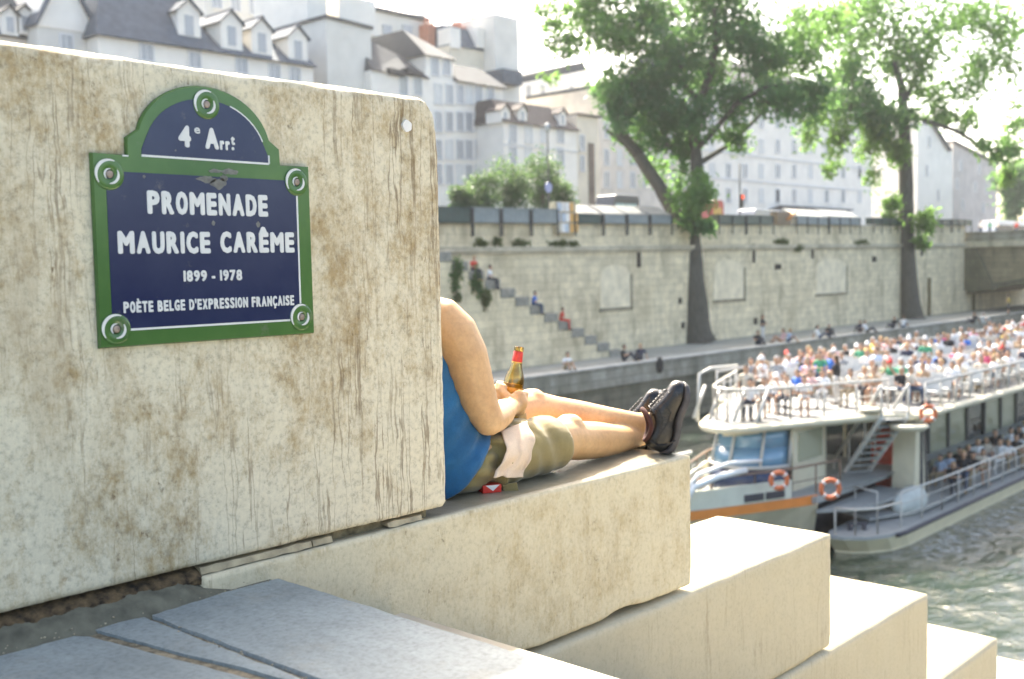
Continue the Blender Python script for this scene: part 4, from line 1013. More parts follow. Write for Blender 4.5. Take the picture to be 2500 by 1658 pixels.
for s, xe in ((-1, x0-.2), (1, x1+.2)): mb.obox(((xe+(x0+x1)/2)/2, 87.3, zz+2.45), ((xe-(x0+x1)/2)/2, 0, -2.4), (0, 5.8, 0), (.08*s, 0, .09))
mb.build('roof', SLATEB, t)
window(t, (x0+x1)/2, 82, zz-1.9, .9, 1.5)
# A: long white house under the big slate roof
x0, x1, ze = X(228, YB, 85), X(764, YB, 160), Zp(500, 122, YB)
t = house('long white house with big dark slate roof and four white dormers', (x0+.4, x1), ze, YB, 11, PLAS)
mb = MB(); mb.add([(x0, YB-.5, ze-.1), (x0+10.5, YB-.5, ze-.1), (x0+10.5, YB+11, ze-.1), (x0, YB+11, ze-.1), (x0+3.2, YB+4.5, ze+8.2), (x0+8.4, YB+4.5, ze+8.2), (x0+8.4, YB+6.5, ze+8.2), (x0+3.2, YB+6.5, ze+8.2)], [(0, 1, 5, 4), (1, 2, 6, 5), (2, 3, 7, 6), (3, 0, 4, 7), (4, 5, 6, 7), (3, 2, 1, 0)])
mb.add([(x0+7.2, YB-.5, ze-.1), (x1+.2, YB-.5, ze-.1), (x1+.2, YB+11, ze-.1), (x0+7.2, YB+11, ze-.1), (x0+7.2, YB+4.5, ze+3.9), (x1-.4, YB+4.5, ze+3.7)], [(0, 1, 5, 4), (1, 2, 5), (2, 3, 4, 5), (3, 0, 4), (3, 2, 1, 0)])
mb.build('roof', SLATEB, t)
for px, py in ((462, 62), (566, 88), (640, 104), (728, 122)): dormer(t, px, py, 2.1, 2.3, YB+.15, SLATEB, 4)
for px, py in ((358, 128), (475, 146), (590, 160), (670, 176), (720, 184)): window(t, X(px, YB, py), YB, Zp(px, py, YB)-.65, 1.0, 1.3)
for k in range(6):
    for r_ in range(2): window(t, x0+2+k*3.4, YB, ze-6.2-3.2*r_, 1.0, 1.7)
# tall buildings rising behind
t = house('tall pale building rising behind the dormer roof', (X(500, 98, 20), X(705, 98, 20)), Zp(600, -60, 98), 98, 10, PLAS3)
for k in range(4): window(t, X(530+45*k, 98, 20), 98, Zp(600, 20, 98)-.5, 1.0, 1.6)
mb = MB(); mb.box(X(500, 98, 20)-.3, X(705, 98, 20)+.3, 97.6, 108.3, Zp(600, -60, 98), Zp(600, -60, 98)+.4); mb.build('roof', ZINC, t)
t = house('tall narrow white chimney wall above the right end of the slate roof', (X(752, 84, 80), X(800, 84, 80)), Zp(775, -50, 84), 84, 9, PLAS, 'building', 'party_wall')
mb = MB(); mb.box(X(752, 84, 80)-.1, X(800, 84, 80)+.1, 83.8, 93.2, Zp(775, -50, 84), Zp(775, -50, 84)+.35); mb.build('coping', ZINC, t)
# B: blank grey gable wall
x0, x1 = X(797, YB+1, 100), X(906, YB+1, 100); t = house('blank grey windowless wall right of the tall chimney wall', (x0, x1), (Zp(800, 45, YB+1), Zp(905, 72, YB+1)), YB+1, 10, PLAS3)
mb = MB(); mb.xprism([(x0-.2, Zp(800, 45, YB+1)), (x1+.2, Zp(905, 72, YB+1)), (x1+.2, Zp(905, 72, YB+1)+.3), (x0-.2, Zp(800, 45, YB+1)+.3)], YB+.8, YB+11); mb.build('coping', ZINC, t)
mb = MB(); xx = X(860, YB+5, 20); mb.box(xx-2.5, xx+2.2, YB+4, YB+8, Zp(860, 60, YB+5)-1, Zp(860, 0, YB+5)); mb.build('stair_tower', PLAS, t)
# C0: low roofed part with dark awning windows
x0, x1 = X(906, YB, 180), X(1046, YB, 200); t = house('white house with a dark strip of attic windows', (x0, x1), Zp(975, 182, YB), YB, 10, PLAS)
mb = MB(); zz = Zp(975, 182, YB); mb.add([(x0, YB-.3, zz), (x1, YB-.3, zz), (x1, YB+10, zz), (x0, YB+10, zz), (x0+.6, YB+3.5, zz+4.2), (x1-.6, YB+3.5, zz+2.8), (x1-.6, YB+9, zz+2.8), (x0+.6, YB+9, zz+4.2)], [(0, 1, 5, 4), (1, 2, 6, 5), (2, 3, 7, 6), (3, 0, 4, 7), (4, 5, 6, 7)]); mb.build('roof', ZINC, t)
for pa, pb in ((955, 993), (997, 1034)):
    mb = MB(); mb.xprism([(X(pa, YB-.4), Zp(pa, 180, YB-.4)), (X(pb, YB-.4), Zp(pb, 188, YB-.4)), (X(pb, YB-.4), Zp(pb, 176, YB-.4)), (X(pa, YB-.4), Zp(pa, 166, YB-.4))], YB-.5, YB+1.2); mb.build('attic_window', DARKW, t)
for px in (985, 1020): window(t, X(px, YB, 220), YB, Zp(px, 232, YB), .9, 1.8)
# C: tall white apartment front with many windows
x0, x1, xm = X(1046, YB, 200), X(1228, YB, 215), X(1112, YB, 180)
t = house('tall white apartment front with rows of narrow windows, centre left', (x0, x1), Zp(1170, 208, YB), YB, 12, PLAS)
mb = MB(); mb.box(x0, xm, YB+.4, YB+11, Zp(1170, 208, YB), Zp(1080, 140, YB)); mb.build('raised_attic', PLAS, t)
mb = MB(); zz = Zp(1170, 208, YB); mb.add([(xm, YB-.5, zz+.02), (x1+.3, YB-.5, zz+.02), (x1+.3, YB+12, zz+.02), (xm, YB+12, zz+.02), (xm, YB+3.2, zz+2.6), (x1-.3, YB+3.2, zz+2.6), (x1-.3, YB+11, zz+2.8), (xm, YB+11, zz+2.8)], [(0, 1, 5, 4), (1, 2, 6, 5), (2, 3, 7, 6), (3, 0, 4, 7), (4, 5, 6, 7)])
za = Zp(1080, 140, YB); mb.add([(x0-.3, YB, za), (xm+.3, YB, za), (xm+.3, YB+11.5, za), (x0-.3, YB+11.5, za), (x0+.3, YB+4, za+3.2), (xm-.4, YB+4, za+2.4), (xm-.4, YB+11, za+2.4), (x0+.3, YB+11, za+3.2)], [(0, 1, 5, 4), (1, 2, 6, 5), (2, 3, 7, 6), (3, 0, 4, 7), (4, 5, 6, 7)])
mb.build('roof', ZINC, t)
for px in (1068, 1096): window(t, X(px, YB, 170), YB+.4, Zp(px, 182, YB), .9, 1.7)
for r_, yy in enumerate((245, 312, 380, 440)):
    for px in (1070, 1097, 1123, 1145, 1168, 1198): window(t, X(px, YB, yy), YB, Zp(px, yy+8, YB), .85, 1.9, mat=SHUT if (px*7+r_*3) % 5 == 0 else None)
# roofs and chimneys behind C
t = house('distant slate mansard with two pale dormers and red chimney pots', (X(1096, 92, 90), X(1222, 92, 90)), Zp(1150, 120, 92), 92, 9, PLAS2)
x0, x1, zz, zt = X(1096, 92, 90), X(1222, 92, 90), Zp(1150, 120, 92), Zp(1150, 66, 92)
mb = MB(); mb.add([(x0, 91.8, zz), (x1, 91.8, zz), (x1, 101, zz), (x0, 101, zz), (x0+.3, 93.3, zt), (x1-.3, 93.3, zt), (x1-.3, 100, zt), (x0+.3, 100, zt)], [(0, 1, 5, 4), (1, 2, 6, 5), (2, 3, 7, 6), (3, 0, 4, 7), (4, 5, 6, 7)]); rf = mb.build('roof', SLATEB, t)
for px in (1108, 1172):
    mb = MB(); xx, z = X(px, 92, 90), Zp(px, 92, 92); mb.box(xx-.8, xx+.8, 91.7, 94, z-1.3, z+1.1); mb.build('dormer', PLAS, t)
for px, py in ((1050, 56), (1118, 60), (1162, 46)):
    mb = MB(); xx, z = X(px, 95, py), Zp(px, py, 95); mb.box(xx-.9, xx+.9, 94.5, 96, z-3.0, z-.3)
    for k in range(3): mb.tube([(xx-.55+.55*k, 95.2, z-.35), (xx-.55+.55*k, 95.2, z+.5)], [.2, .15], 8)
    mb.build('chimney', RED, rf)
t = house('tall plain pale chimney wall standing against the white sky', (X(1208, 90, 100), X(1266, 90, 100)), Zp(1237, 40, 90), 90, 9, PLAS3, 'building', 'party_wall')
mb = MB(); mb.box(X(1222, 89, 190), X(1270, 89, 190), 88.6, 98.8, Zp(1245, 206, 89), Zp(1245, 172, 89)); mb.build('lean_to_roof', SLATEB, t)
t = house('pale upper storeys stepping up behind the attic windows', (X(905, 96, 80), X(1040, 96, 80)), (Zp(905, 28, 96), Zp(1040, 36, 96)), 96, 9, PLAS3)
mb = MB()
for px in (935, 985): mb.box(X(px, 95.8, 60), X(px+22, 95.8, 60), 95.85, 96.2, Zp(px, 84, 96), Zp(px, 60, 96))
mb.build('window', PANE, t)
mb = MB(); mb.box(X(905, 96, 30)-.2, X(1042, 96, 30)+.2, 95.7, 105.3, Zp(970, 34, 96)-.2, Zp(970, 34, 96)+.25); mb.build('roof', ZINC, t)
t = house('wide pale building filling the gap behind the corner house', (X(1266, 100, 250), X(1440, 100, 250)), (Zp(1266, 205, 100), Zp(1440, 170, 100)), 100, 10, PLAS)
mb = MB(); mb.xprism([(X(1266, 100, 200), Zp(1266, 205, 100)), (X(1440, 100, 200), Zp(1440, 170, 100)), (X(1430, 100, 200), Zp(1430, 150, 100)), (X(1280, 100, 200), Zp(1280, 185, 100))], 100.5, 109); mb.build('roof', ZINC, t)
for px in (1290, 1325, 1395): window(t, X(px, 100, 230), 100, Zp(px, 236, 100), .9, 1.5)
# D: corner house with dark mansard
Yd = 76; x0, x1 = X(1229, Yd, 306), X(1408, Yd, 310); ze, zt = Zp(1300, 307, Yd), Zp(1300, 248, Yd)
t = house('white corner house with a dark mansard roof and white dormers', (x0, x1), ze, Yd, 12, PLAS)
mb = MB(); mb.add([(x0-.3, Yd-.4, ze), (x1+.3, Yd-.4, ze), (x1+.3, Yd+12, ze), (x0-.3, Yd+12, ze), (x0, Yd+1.6, zt), (x1-2.8, Yd+1.6, zt), (x1-2.8, Yd+10, zt), (x0, Yd+10, zt)], [(0, 1, 5, 4), (1, 2, 6, 5), (2, 3, 7, 6), (3, 0, 4, 7), (4, 5, 6, 7)]); mb.build('roof', TILE, t)
for px in (1234, 1276): dormer(t, px, 284, 1.35, 1.3, Yd-.1, TILE, 2.2)
dormer(t, 1374, 292, 1.1, 1.4, Yd-.05, TILE, 2.2)
for yy in (340, 395): 
    for px in (1252, 1290, 1328, 1368): window(t, X(px, Yd, yy), Yd, Zp(px, yy+8, Yd), .95, 1.8, mat=SHUT if px in (1290, 1328) else None)
mb = MB(); mb.box(x0, x1, Yd-.12, Yd+.02, Zp(1300, 362, Yd), Zp(1300, 358, Yd)); mb.build('string_course', FRM, t)
# E: brownish pair with a dark recess
t = house('beige house with a dark brown recess beside the corner house', (X(1409, Yd+1, 400), X(1462, Yd+1, 400)), Zp(1440, 285, Yd+1), Yd+1, 12, PLAS2)
mb = MB(); mb.box(X(1436, Yd+1, 400), X(1450, Yd+1, 400), Yd+.9, Yd+1.06, Zp(1443, 500, Yd+1), Zp(1443, 350, Yd+1)); mb.build('recess', M("brown_recess", (.17, .13, .10), .9, .3, 1), t)
for yy in (360, 410): window(t, X(1421, Yd+1, yy), Yd+1, Zp(1421, yy+8, Yd+1), .7, 1.7)
mb = MB(); mb.box(X(1409, Yd+1, 290)-.1, X(1462, Yd+1, 290)+.2, Yd+.6, Yd+13.2, Zp(1440, 285, Yd+1), Zp(1440, 281, Yd+1)); mb.build('roof', ZINC, t)
t = house('long pale brown house showing under the left limb of the tree', (X(1463, YB+2, 400), X(1700, YB+2, 400)), Zp(1580, 235, YB+2), YB+2, 12, BRN)
for yy in (330, 395, 450):
    for px in range(1480, 1700, 32): window(t, X(px, YB+2, yy), YB+2, Zp(px, yy+8, YB+2), .9, 1.9, mat=SHUT if px % 3 == 0 else None)
mb = MB(); mb.box(X(1463, YB+2, 300)-.2, X(1700, YB+2, 300)+.2, YB+1.5, YB+14, Zp(1580, 235, YB+2), Zp(1580, 227, YB+2)); mb.build('roof', ZINC, t)
# F: white facade behind the trees
x0, x1 = X(1702, YB, 400), X(2128, YB, 400)
t = house('long white facade with regular windows seen between the two trees', (x0, x1), Zp(1900, 215, YB), YB, 13, PLAS)
for yy in (300, 362, 422, 482):
    for px in list(range(1738, 2120, 40)): window(t, X(px, YB, yy), YB, Zp(px, yy+12, YB), 1.1, 1.9, mat=DARKW if (px == 1898 and yy == 482) or (px == 2098 and yy == 422) else SHUT if (px+yy) % 3 == 0 else None)
for yy in (390, 450):
    mb = MB(); mb.box(x0, x1, YB-.15, YB+.02, Zp(1900, yy, YB), Zp(1900, yy-4, YB)); mb.build('string_course', FRM, t)
mb = MB(); zz = Zp(1900, 215, YB); mb.add([(x0, YB-.4, zz), (x1, YB-.4, zz), (x1, YB+13, zz), (x0, YB+13, zz), (x0+1, YB+5, zz+4), (x1-1, YB+5, zz+4), (x1-1, YB+9, zz+4), (x0+1, YB+9, zz+4)], [(0, 1, 5, 4), (1, 2, 6, 5), (2, 3, 7, 6), (3, 0, 4, 7), (4, 5, 6, 7)]); mb.build('roof', ZINC, t)
mb = MB(); mb.obox((X(1985, YB-1, 520), YB-1.0, Zp(1985, 512, YB-1)), (12, 0, 0), (0, 1.0, -.25), (0, .02, .08)); mb.build('awning', M("dark_awning", (.10, .11, .13), .8, .2, 2), t)
# G: gabled white house and grey side facade by the bridge
x0, x1 = X(2240, YB, 400), X(2326, YB, 400); zz = Zp(2300, 372, YB)
t = house('white gabled house right of the thinner tree', (x0, x1), zz, YB, 14, PLAS)
mb = MB(); mb.xprism([(x0, zz), (x1, zz), (x1, zz+.4), ((x0+x1)/2-1.5, Zp(2272, 305, YB)), (x0, Zp(2272, 310, YB))], YB+.02, YB+13); mb.build('gable', PLAS, t)
mb = MB(); mb.obox(((x0+x1)/2+1.8, YB+6.5, (zz+Zp(2272, 305, YB))/2+.5), ((x1-x0)*.27, 0, -(Zp(2272, 305, YB)-zz)/2), (0, 7.2, 0), (.09, 0, .16)); mb.build('roof', SLATEB, t)
for px, yy in ((2262, 420), (2290, 480), (2268, 350)): window(t, X(px, YB, yy), YB, Zp(px, yy+10, YB), 1.0, 2.0)
t = house('grey brown apartment side with small dark balconies by the bridge', (X(2327, YB+1, 400), X(2434, YB+1, 400)), (Zp(2327, 350, YB+1), Zp(2434, 405, YB+1)), YB+1, 14, M("grey_brown_plaster", (.50, .46, .42), .9, .15, .5))
for px, yy in ((2336, 455), (2380, 463), (2408, 468), (2345, 410), (2390, 420), (2350, 505), (2400, 512)): window(t, X(px, YB+1, yy), YB+1, Zp(px, yy+6, YB+1), 1.3, 1.9)
mb = MB(); mb.xprism([(X(2327, YB+1, 350), Zp(2327, 350, YB+1)), (X(2436, YB+1, 405), Zp(2436, 405, YB+1)), (X(2436, YB+1, 405), Zp(2436, 398, YB+1)), (X(2327, YB+1, 350), Zp(2327, 343, YB+1))], YB+.6, YB+15); mb.build('roof', ZINC, t)

# ------------------------------------------------------------------ trees
BARK = N("furrowed_bark"); v = BARK.coord((1, 1, .16)); a = BARK.noise(v, 9, 6, .7)
BARK.base(BARK.ramp(a, [(.3, (.050, .046, .036)), (.6, (.105, .098, .076)), (.8, (.16, .15, .118))])); BARK.rough(.95); BARK.bump(a, .9, .12); BARK = BARK.mat
def limb(mb, pts, dep, n=10, jit=.12):
    P = []; Rr = []
    for q in pts:
        px, py, r_ = q[:3]; dd = q[3] if len(q) > 3 else 0
        P.append(at(px*KD, py*KD, D=dep+dd)); Rr.append(r_*KD*(dep+dd)/FPX)
    D_, D_r = [], []
    for i in range(len(P)-1):
        for k in range(4):
            f = k/4; D_.append(P[i].lerp(P[i+1], f)); D_r.append(Rr[i]*(1-f)+Rr[i+1]*f)
    D_.append(P[-1]); D_r.append(Rr[-1]); mb.tube(D_, D_r, n, True, None, (0, 0, 1), jit)
def tree(name, label, dep, limbs, blobs, mats, seed, dens, size):
    """blobs: px, py, rx, ry, depth shift, thinness, material index"""
    rs = random.Random(seed); t = thing(name, label, 'tree', tuple(at(limbs[0][0][0]*KD, limbs[0][0][1]*KD, D=dep)))
    mb = MB(); limb(mb, limbs[0], dep, 18, .10); mb.build('trunk', BARK, t, True)
    for L_ in limbs[1:]:
        mb = MB(); limb(mb, L_, dep, 10); mb.build('limb', BARK, t, True)
    mb = MB()
    for px, py, rx, ry, dd, th, mi in blobs:
        D_ = dep+dd; s = KD*D_/FPX; c = at(px*KD, py*KD, D=D_); mb.cur = mi
        leaves(mb, c, (rx*s, (rx+ry)*.5*s, ry*s), int(dens*th*rx*ry*s*s*3.1), size, rs, .5, max(5, int(rx*ry/420)))
        if th > .5:                                # twigs through the clump
            mb.cur = len(mats)
            for k in range(3):
                a_ = c+Vector((rs.uniform(-1, 1)*rx*s*.8, rs.uniform(-1, 1)*rx*s*.5, rs.uniform(-1, 1)*ry*s*.8)); mb.tube([c+Vector((0, 0, -ry*s*.5)), (c+a_)/2, a_], [.07, .05, .02], 5)
    mb.build('crown', list(mats)+[BARK], t); return t
LG = [leaf_mat("deep_leaves", (.024, .100, .046), (.052, .160, .064), .62), leaf_mat("light_leaves", (.062, .165, .042), (.12, .25, .06), .64), leaf_mat("yellow_leaves", (.075, .165, .03), (.14, .25, .045), .62)]
tree('riverside_tree', 'big forked tree with dense dark green crown against the quay wall', 75.5,
     [[(1612, 795, 44), (1608, 780, 38), (1605, 755, 35), (1601, 700, 32), (1594, 620, 29), (1590, 560, 27), (1590, 525, 24)],
      [(1588, 545, 22), (1562, 500, 18), (1522, 430, 15), (1474, 360, 13.5), (1432, 305, 12, 1), (1408, 255, 8, 1.5), (1400, 225, 5, 1.5)],
      [(1592, 545, 22), (1606, 470, 17), (1610, 400, 15), (1603, 320, 13), (1616, 240, 11), (1642, 160, 9), (1655, 90, 7), (1650, 20, 5)],
      [(1606, 345, 9), (1650, 300, 7, -1), (1700, 240, 6, -1.5), (1760, 205, 5, -2), (1830, 190, 3, -2)], [(1610, 380, 7), (1690, 330, 5, 1), (1760, 260, 4, 2), (1800, 215, 3, 2)],
      [(1470, 365, 6), (1440, 330, 5, -1), (1400, 300, 4, -1.5)], [(1616, 240, 8), (1560, 170, 6, 1), (1500, 100, 4, 2)]],
     [(1345, 30, 95, 60, 1, .7, 1), (1425, 95, 105, 70, 0, .8, 1), (1300, 115, 60, 48, -1, .55, 1), (1490, 35, 120, 70, 2, .8, 0), (1570, 120, 105, 80, -1, 1, 0), (1445, 195, 78, 66, -1, .95, 0), (1520, 235, 95, 75, 0, 1.1, 0), (1590, 275, 65, 60, -2, 1, 0),
      (1425, 262, 52, 48, -2, .9, 0), (1470, 318, 48, 50, 1.5, .8, 0), (1545, 315, 72, 52, 0, 1, 0), (1505, 395, 34, 40, 2, .5, 1), (1575, 375, 32, 44, 1, .7, 0), (1690, 60, 105, 75, 1, .8, 0), (1745, 140, 100, 75, -1, .9, 0), (1692, 235, 62, 50, -1, .8, 0),
      (1790, 235, 88, 52, -2, .9, 0), (1705, 312, 48, 46, -1, .75, 1), (1855, 125, 100, 80, 1, .7, 1), (1860, 235, 80, 52, -1, .9, 0), (1600, 468, 52, 55, -2.2, 1.1, 1), (1605, 520, 46, 36, -2.2, 1.1, 0), (1562, 430, 24, 28, 1.8, .5, 1), (1640, 0, 120, 60, 2, .8, 0),
      (1400, -70, 150, 80, 1, .8, 0), (1700, -90, 200, 90, 0, .8, 0), (1260, 40, 45, 50, 0, .4, 1), (1270, 180, 30, 30, 0, .2, 2), (1930, 60, 60, 60, 1, .4, 1), (1620, 425, 26, 40, -1.5, .8, 1), (1395, 205, 40, 40, 0, .7, 0), (1640, 190, 60, 60, 2, .7, 0)],
     LG, 21, 84, .27)
tree('riverside_tree', 'slimmer tree with thin bright yellow green crown farther along the quay', 100.5,
     [[(2107, 742, 30), (2105, 730, 26), (2102, 705, 22.5), (2096, 640, 20), (2091, 540, 18), (2092, 430, 16.5), (2089, 330, 14), (2085, 255, 12), (2081, 200, 9), (2062, 140, 6)],
      [(2094, 265, 6), (2150, 283, 5, -1), (2208, 302, 4.5, -1.5), (2240, 322, 4, -2), (2275, 352, 3, -2)], [(2085, 240, 7), (2120, 170, 5, 1), (2160, 90, 4, 2)], [(2086, 300, 6), (2040, 240, 4, 1), (1990, 200, 3, 2)]],
     [(1995, 65, 105, 85, 1, .5, 1), (2100, 120, 100, 85, 0, .55, 1), (2200, 55, 110, 75, 2, .36, 1), (2285, 110, 75, 60, 1, .26, 1), (1965, 222, 85, 72, -2, .75, 0), (2050, 262, 82, 55, -1, .8, 0), (2010, 330, 62, 56, 0, .65, 2), (1935, 335, 44, 55, -1, .55, 2), (1918, 385, 24, 36, 0, .5, 2),
      (2072, 355, 36, 44, -1.5, .8, 2), (2230, 215, 70, 45, -2, .3, 1), (2300, 350, 52, 45, -2, .75, 1), (2318, 405, 26, 38, -2, .7, 2), (2235, 285, 50, 34, -1, .45, 1), (2180, 250, 55, 40, 0, .45, 1), (2055, 490, 30, 42, -1.5, .9, 2), (2128, 505, 32, 42, -1.5, .9, 2), (2128, 555, 26, 22, -1.5, .8, 2), (2100, -70, 200, 90, 1, .4, 1), (2140, 205, 80, 50, 1, .4, 1), (1890, 300, 40, 60, 1, .45, 2), (1880, 45, 60, 60, 0, .4, 1), (2330, 300, 40, 30, -1, .3, 1), (2020, 410, 22, 34, -1, .4, 2), (1950, 150, 80, 50, 0, .5, 1), (2320, 40, 70, 60, 1, .3, 1), (2335, 170, 50, 50, 0, .22, 2), (2250, 160, 70, 45, 0, .3, 1), (2345, 260, 36, 50, -1, .22, 2)],
     LG, 33, 76, .32)
# shrubs on the quay street
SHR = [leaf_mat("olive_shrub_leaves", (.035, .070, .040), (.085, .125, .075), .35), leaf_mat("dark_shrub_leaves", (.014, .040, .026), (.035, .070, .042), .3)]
for k, (px, py, rx, ry, lab) in enumerate(((1125, 480, 30, 26, 'low dark shrub at the left end of the bookstall hedge'), (1172, 455, 48, 42, 'rounded dark shrub second from the left in the hedge'), (1245, 440, 55, 55, 'tallest feathery olive shrub in the middle of the hedge'), (1318, 430, 46, 62, 'pale feathery shrub in front of the corner house'), (1365, 470, 38, 36, 'small shrub right of the blue sign'))):
    D_ = 46/ray(px, py).y+2/ray(px, py).y; s = D_/FPX; t = thing('shrub', lab, 'shrub', tuple(at(px, 540, D=D_)), 'shrubs behind the booksellers\' boxes'); rs = random.Random(40+k)
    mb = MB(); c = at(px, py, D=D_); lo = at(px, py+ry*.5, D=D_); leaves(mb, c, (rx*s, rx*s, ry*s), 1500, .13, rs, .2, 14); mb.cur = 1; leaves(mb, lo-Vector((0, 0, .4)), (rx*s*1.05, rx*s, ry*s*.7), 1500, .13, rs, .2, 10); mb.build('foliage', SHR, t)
    mb = MB()
    for j in range(5): mb.tube([(c.x+rs.uniform(-.3, .3), c.y, 1.2), (c.x+rs.uniform(-.6, .6), c.y+rs.uniform(-.4, .4), c.z)], [.06, .03], 6)
    mb.build('stems', BARK, t)
for px, py, rx, ry, D_, lab in ((2465, 470, 42, 75, 190, 'dark tree mass beyond the bridge at the right edge'), (2540, 450, 60, 90, 200, 'dark tree just past the right edge beyond the bridge')):
    s = D_/FPX; t = thing('background_tree', lab, 'tree', tuple(at(px, 560, D=D_)), 'trees beyond the bridge'); rs = random.Random(int(px)); mb = MB(); leaves(mb, at(px, py, D=D_), (rx*s, rx*s, ry*s), 3000, .5, rs, .3, 16); mb.build('crown', LG[0], t)
    b_ = at(px, 560, D=D_); mb = MB(); mb.tube([(b_.x, b_.y, 1.0), tuple(at(px, py, D=D_))], [.4, .2], 8); mb.build('trunk', BARK, t)

# ================================================================== the tour boat
BW = M("white_boat_paint", (.74, .74, .72), .35, .06, 2, coat=.2); BC = M("cream_boat_paint", (.66, .60, .44), .4, .08, 2); BDK = M("grey_deck_paint", (.30, .31, .30), .6, .12, 3)
BO = M("orange_stripe_paint", (.72, .24, .045), .4, .08, 3); BR = M("dark_red_bottom", (.11, .022, .015), .6, .3, 3); NAVY = M("navy_panel", (.018, .035, .085), .25, .2, 2); RUB_SHADE = M("dark_rubber_and_hull_shade", (.045, .045, .055), .7, .2, 4)
TUBE = M("white_rail_tube", (.52, .50, .45), .3, .05, 5); BGL = glass_mat("dark_saloon_glass", (.016, .022, .020), .06); BLG = glass_mat("blue_windscreen", (.16, .30, .42), .08); MULL = M("saloon_post", (.05, .055, .055), .5, .2, 5)
REFL = glass_mat("painted_reflection_pane", (.30, .30, .20), .1); REDC = M("red_cabinet_paint", (.58, .06, .025), .45, .1, 4); BRRAIL = M("brown_handrail", (.20, .13, .09), .5, .2, 6)  # pale pane colour has the reflections painted in
CY = 16.2
boat = thing('tour_boat', 'wide white double decked tour boat crowded with passengers, orange striped bow', 'boat', (60, CY, WZ))
def mir(poly): return poly+[(x, 2*CY-y) for x, y in poly[::-1] if abs(y-CY) > 1e-6]
def ringpoly(poly, z): return [Vector((x, y, z)) for x, y in poly]
CH = mir([(26.5, CY), (26.8, 15.95), (27.5, 15.6), (29.0, 14.95), (30.6, 14.3), (32.4, 13.85), (35.5, 13.7), (90, 13.7)])
def inset(poly, k, cx=60, cy=CY): return [(x+(.9*k if x < 34 else 0), cy+(y-cy)*(1-.12*k)) for x, y in poly]
PW = mir([(26.5, CY), (26.8, 15.95), (27.5, 15.6), (29.0, 14.95), (30.6, 14.3), (31.3, 14.05)])
def inset2(poly, k): return [(x+(.9*k if x < 30 else .35*k), CY+(y-CY)*(1-.12*k)) for x, y in poly]
mb = MB(); mb.loft([ringpoly(inset2(PW, 3.2), WZ-.6), ringpoly(inset2(PW, 2.4), WZ), ringpoly(inset2(PW, 1.2), -8.4), ringpoly(PW, -7.66)]); mb.build('prow', BC, boat)
mb = MB(); mb.loft([ringpoly([(x-.02, CY+(y-CY)*1.015) for x, y in inset2(PW, 2.5)], WZ-.1), ringpoly([(x-.03, CY+(y-CY)*1.015) for x, y in inset2(PW, 1.9)], WZ+.30)]); mb.build('bottom_band', BR, boat)
mb = MB(); S1 = [(x-.03, CY+(y-CY)*1.014) for x, y in PW]; mb.loft([ringpoly(S1, -7.67), ringpoly(S1, -7.38)]); mb.build('orange_stripe', BO, boat)
mb = MB(); mb.box(30.5, 90, 14.9, 17.5, WZ-.5, -8.0); mb.build('main_hull', RUB_SHADE, boat)  # dark colour stands in for the shade in the gap under the deck
mb = MB(); mb.loft([ringpoly(CH, -7.40), ringpoly(inset(CH, -.05), -7.37)]); mb.box(31.0, 38.3, 13.95, 18.45, -7.62, -7.405); mb.build('foredeck', BDK, boat)
for s_ in (1, -1):
    mb = MB(); yy = (lambda y: y) if s_ > 0 else (lambda y: 2*CY-y)
    P = [(31.25, yy(14.1)), (32.2, yy(13.3)), (33.4, yy(13.0)), (36, yy(13.0)), (36, yy(14.2))]; mb.prism(P if s_ > 0 else P[::-1], -7.98, -7.88); mb.build('link_plate', BDK, boat)
def strip(mb, pts, z0, z1, th=.05, dz=0):
    """upright plate along a plan polyline"""
    for (x0, y0), (x1, y1) in zip(pts, pts[1:]):
        d = Vector((x1-x0, y1-y0, 0)); n_ = Vector((-d.y, d.x, 0)).normalized()*th/2
        P = [Vector((x0, y0, 0))-n_, Vector((x1, y1, 0))-n_, Vector((x1, y1, 0))+n_, Vector((x0, y0, 0))+n_]
        mb.add([p+Vector((0, 0, z0)) for p in P]+[p+Vector((0, 0, z1)) for p in P], [(3,2,1,0),(4,5,6,7),(0,1,5,4),(1,2,6,5),(2,3,7,6),(3,0,4,7)])
NOSE = [(30.3, 14.45), (29.0, 14.97), (27.55, 15.6), (26.85, 15.95), (26.58, CY), (26.85, 2*CY-15.95), (27.55, 2*CY-15.6), (29.0, 2*CY-14.97), (31.5, 2*CY-14.1)]
mb = MB(); strip(mb, NOSE, -7.38, -6.78, .07); mb.build('bulwark', M("pale_grey_bulwark", (.62, .62, .52), .4, .08, 2), boat)
mb = MB(); strip(mb, [(30.0, 14.53), (29.35, 14.79)], -7.3, -7.08, .09); strip(mb, [(29.25, 14.83), (28.6, 15.10)], -7.3, -7.08, .09); mb.build('scupper', RUB_SHADE, boat)
def rail(pts, z0, z1, name, post=1.2, r=.035, mids=1, mat=TUBE, lean=0):
    """tube handrail on posts along a plan polyline"""
    mb = MB(); mb.tube([(x, y, z1) for x, y in pts], r, 8)
    for m_ in range(mids): mb.tube([(x, y, z0+(z1-z0)*(m_+1)/(mids+1)) for x, y in pts], r*.45, 5)
    for (x0, y0), (x1, y1) in zip(pts, pts[1:]):
        L_ = math.hypot(x1-x0, y1-y0); n_ = max(1, round(L_/post))
        for k in range(n_+1):
            f = k/n_; x, y = x0+(x1-x0)*f, y0+(y1-y0)*f; mb.tube([(x+lean, y, z0), (x, y, z1)], r*.75, 6)
    return mb.build(name, mat, boat, True)
rail([(32.6, 13.95)]+NOSE+[(33, 18.6)], -7.37, -6.45, 'foredeck_rail', 1.1, .04, 1, BRRAIL)
mb = MB()
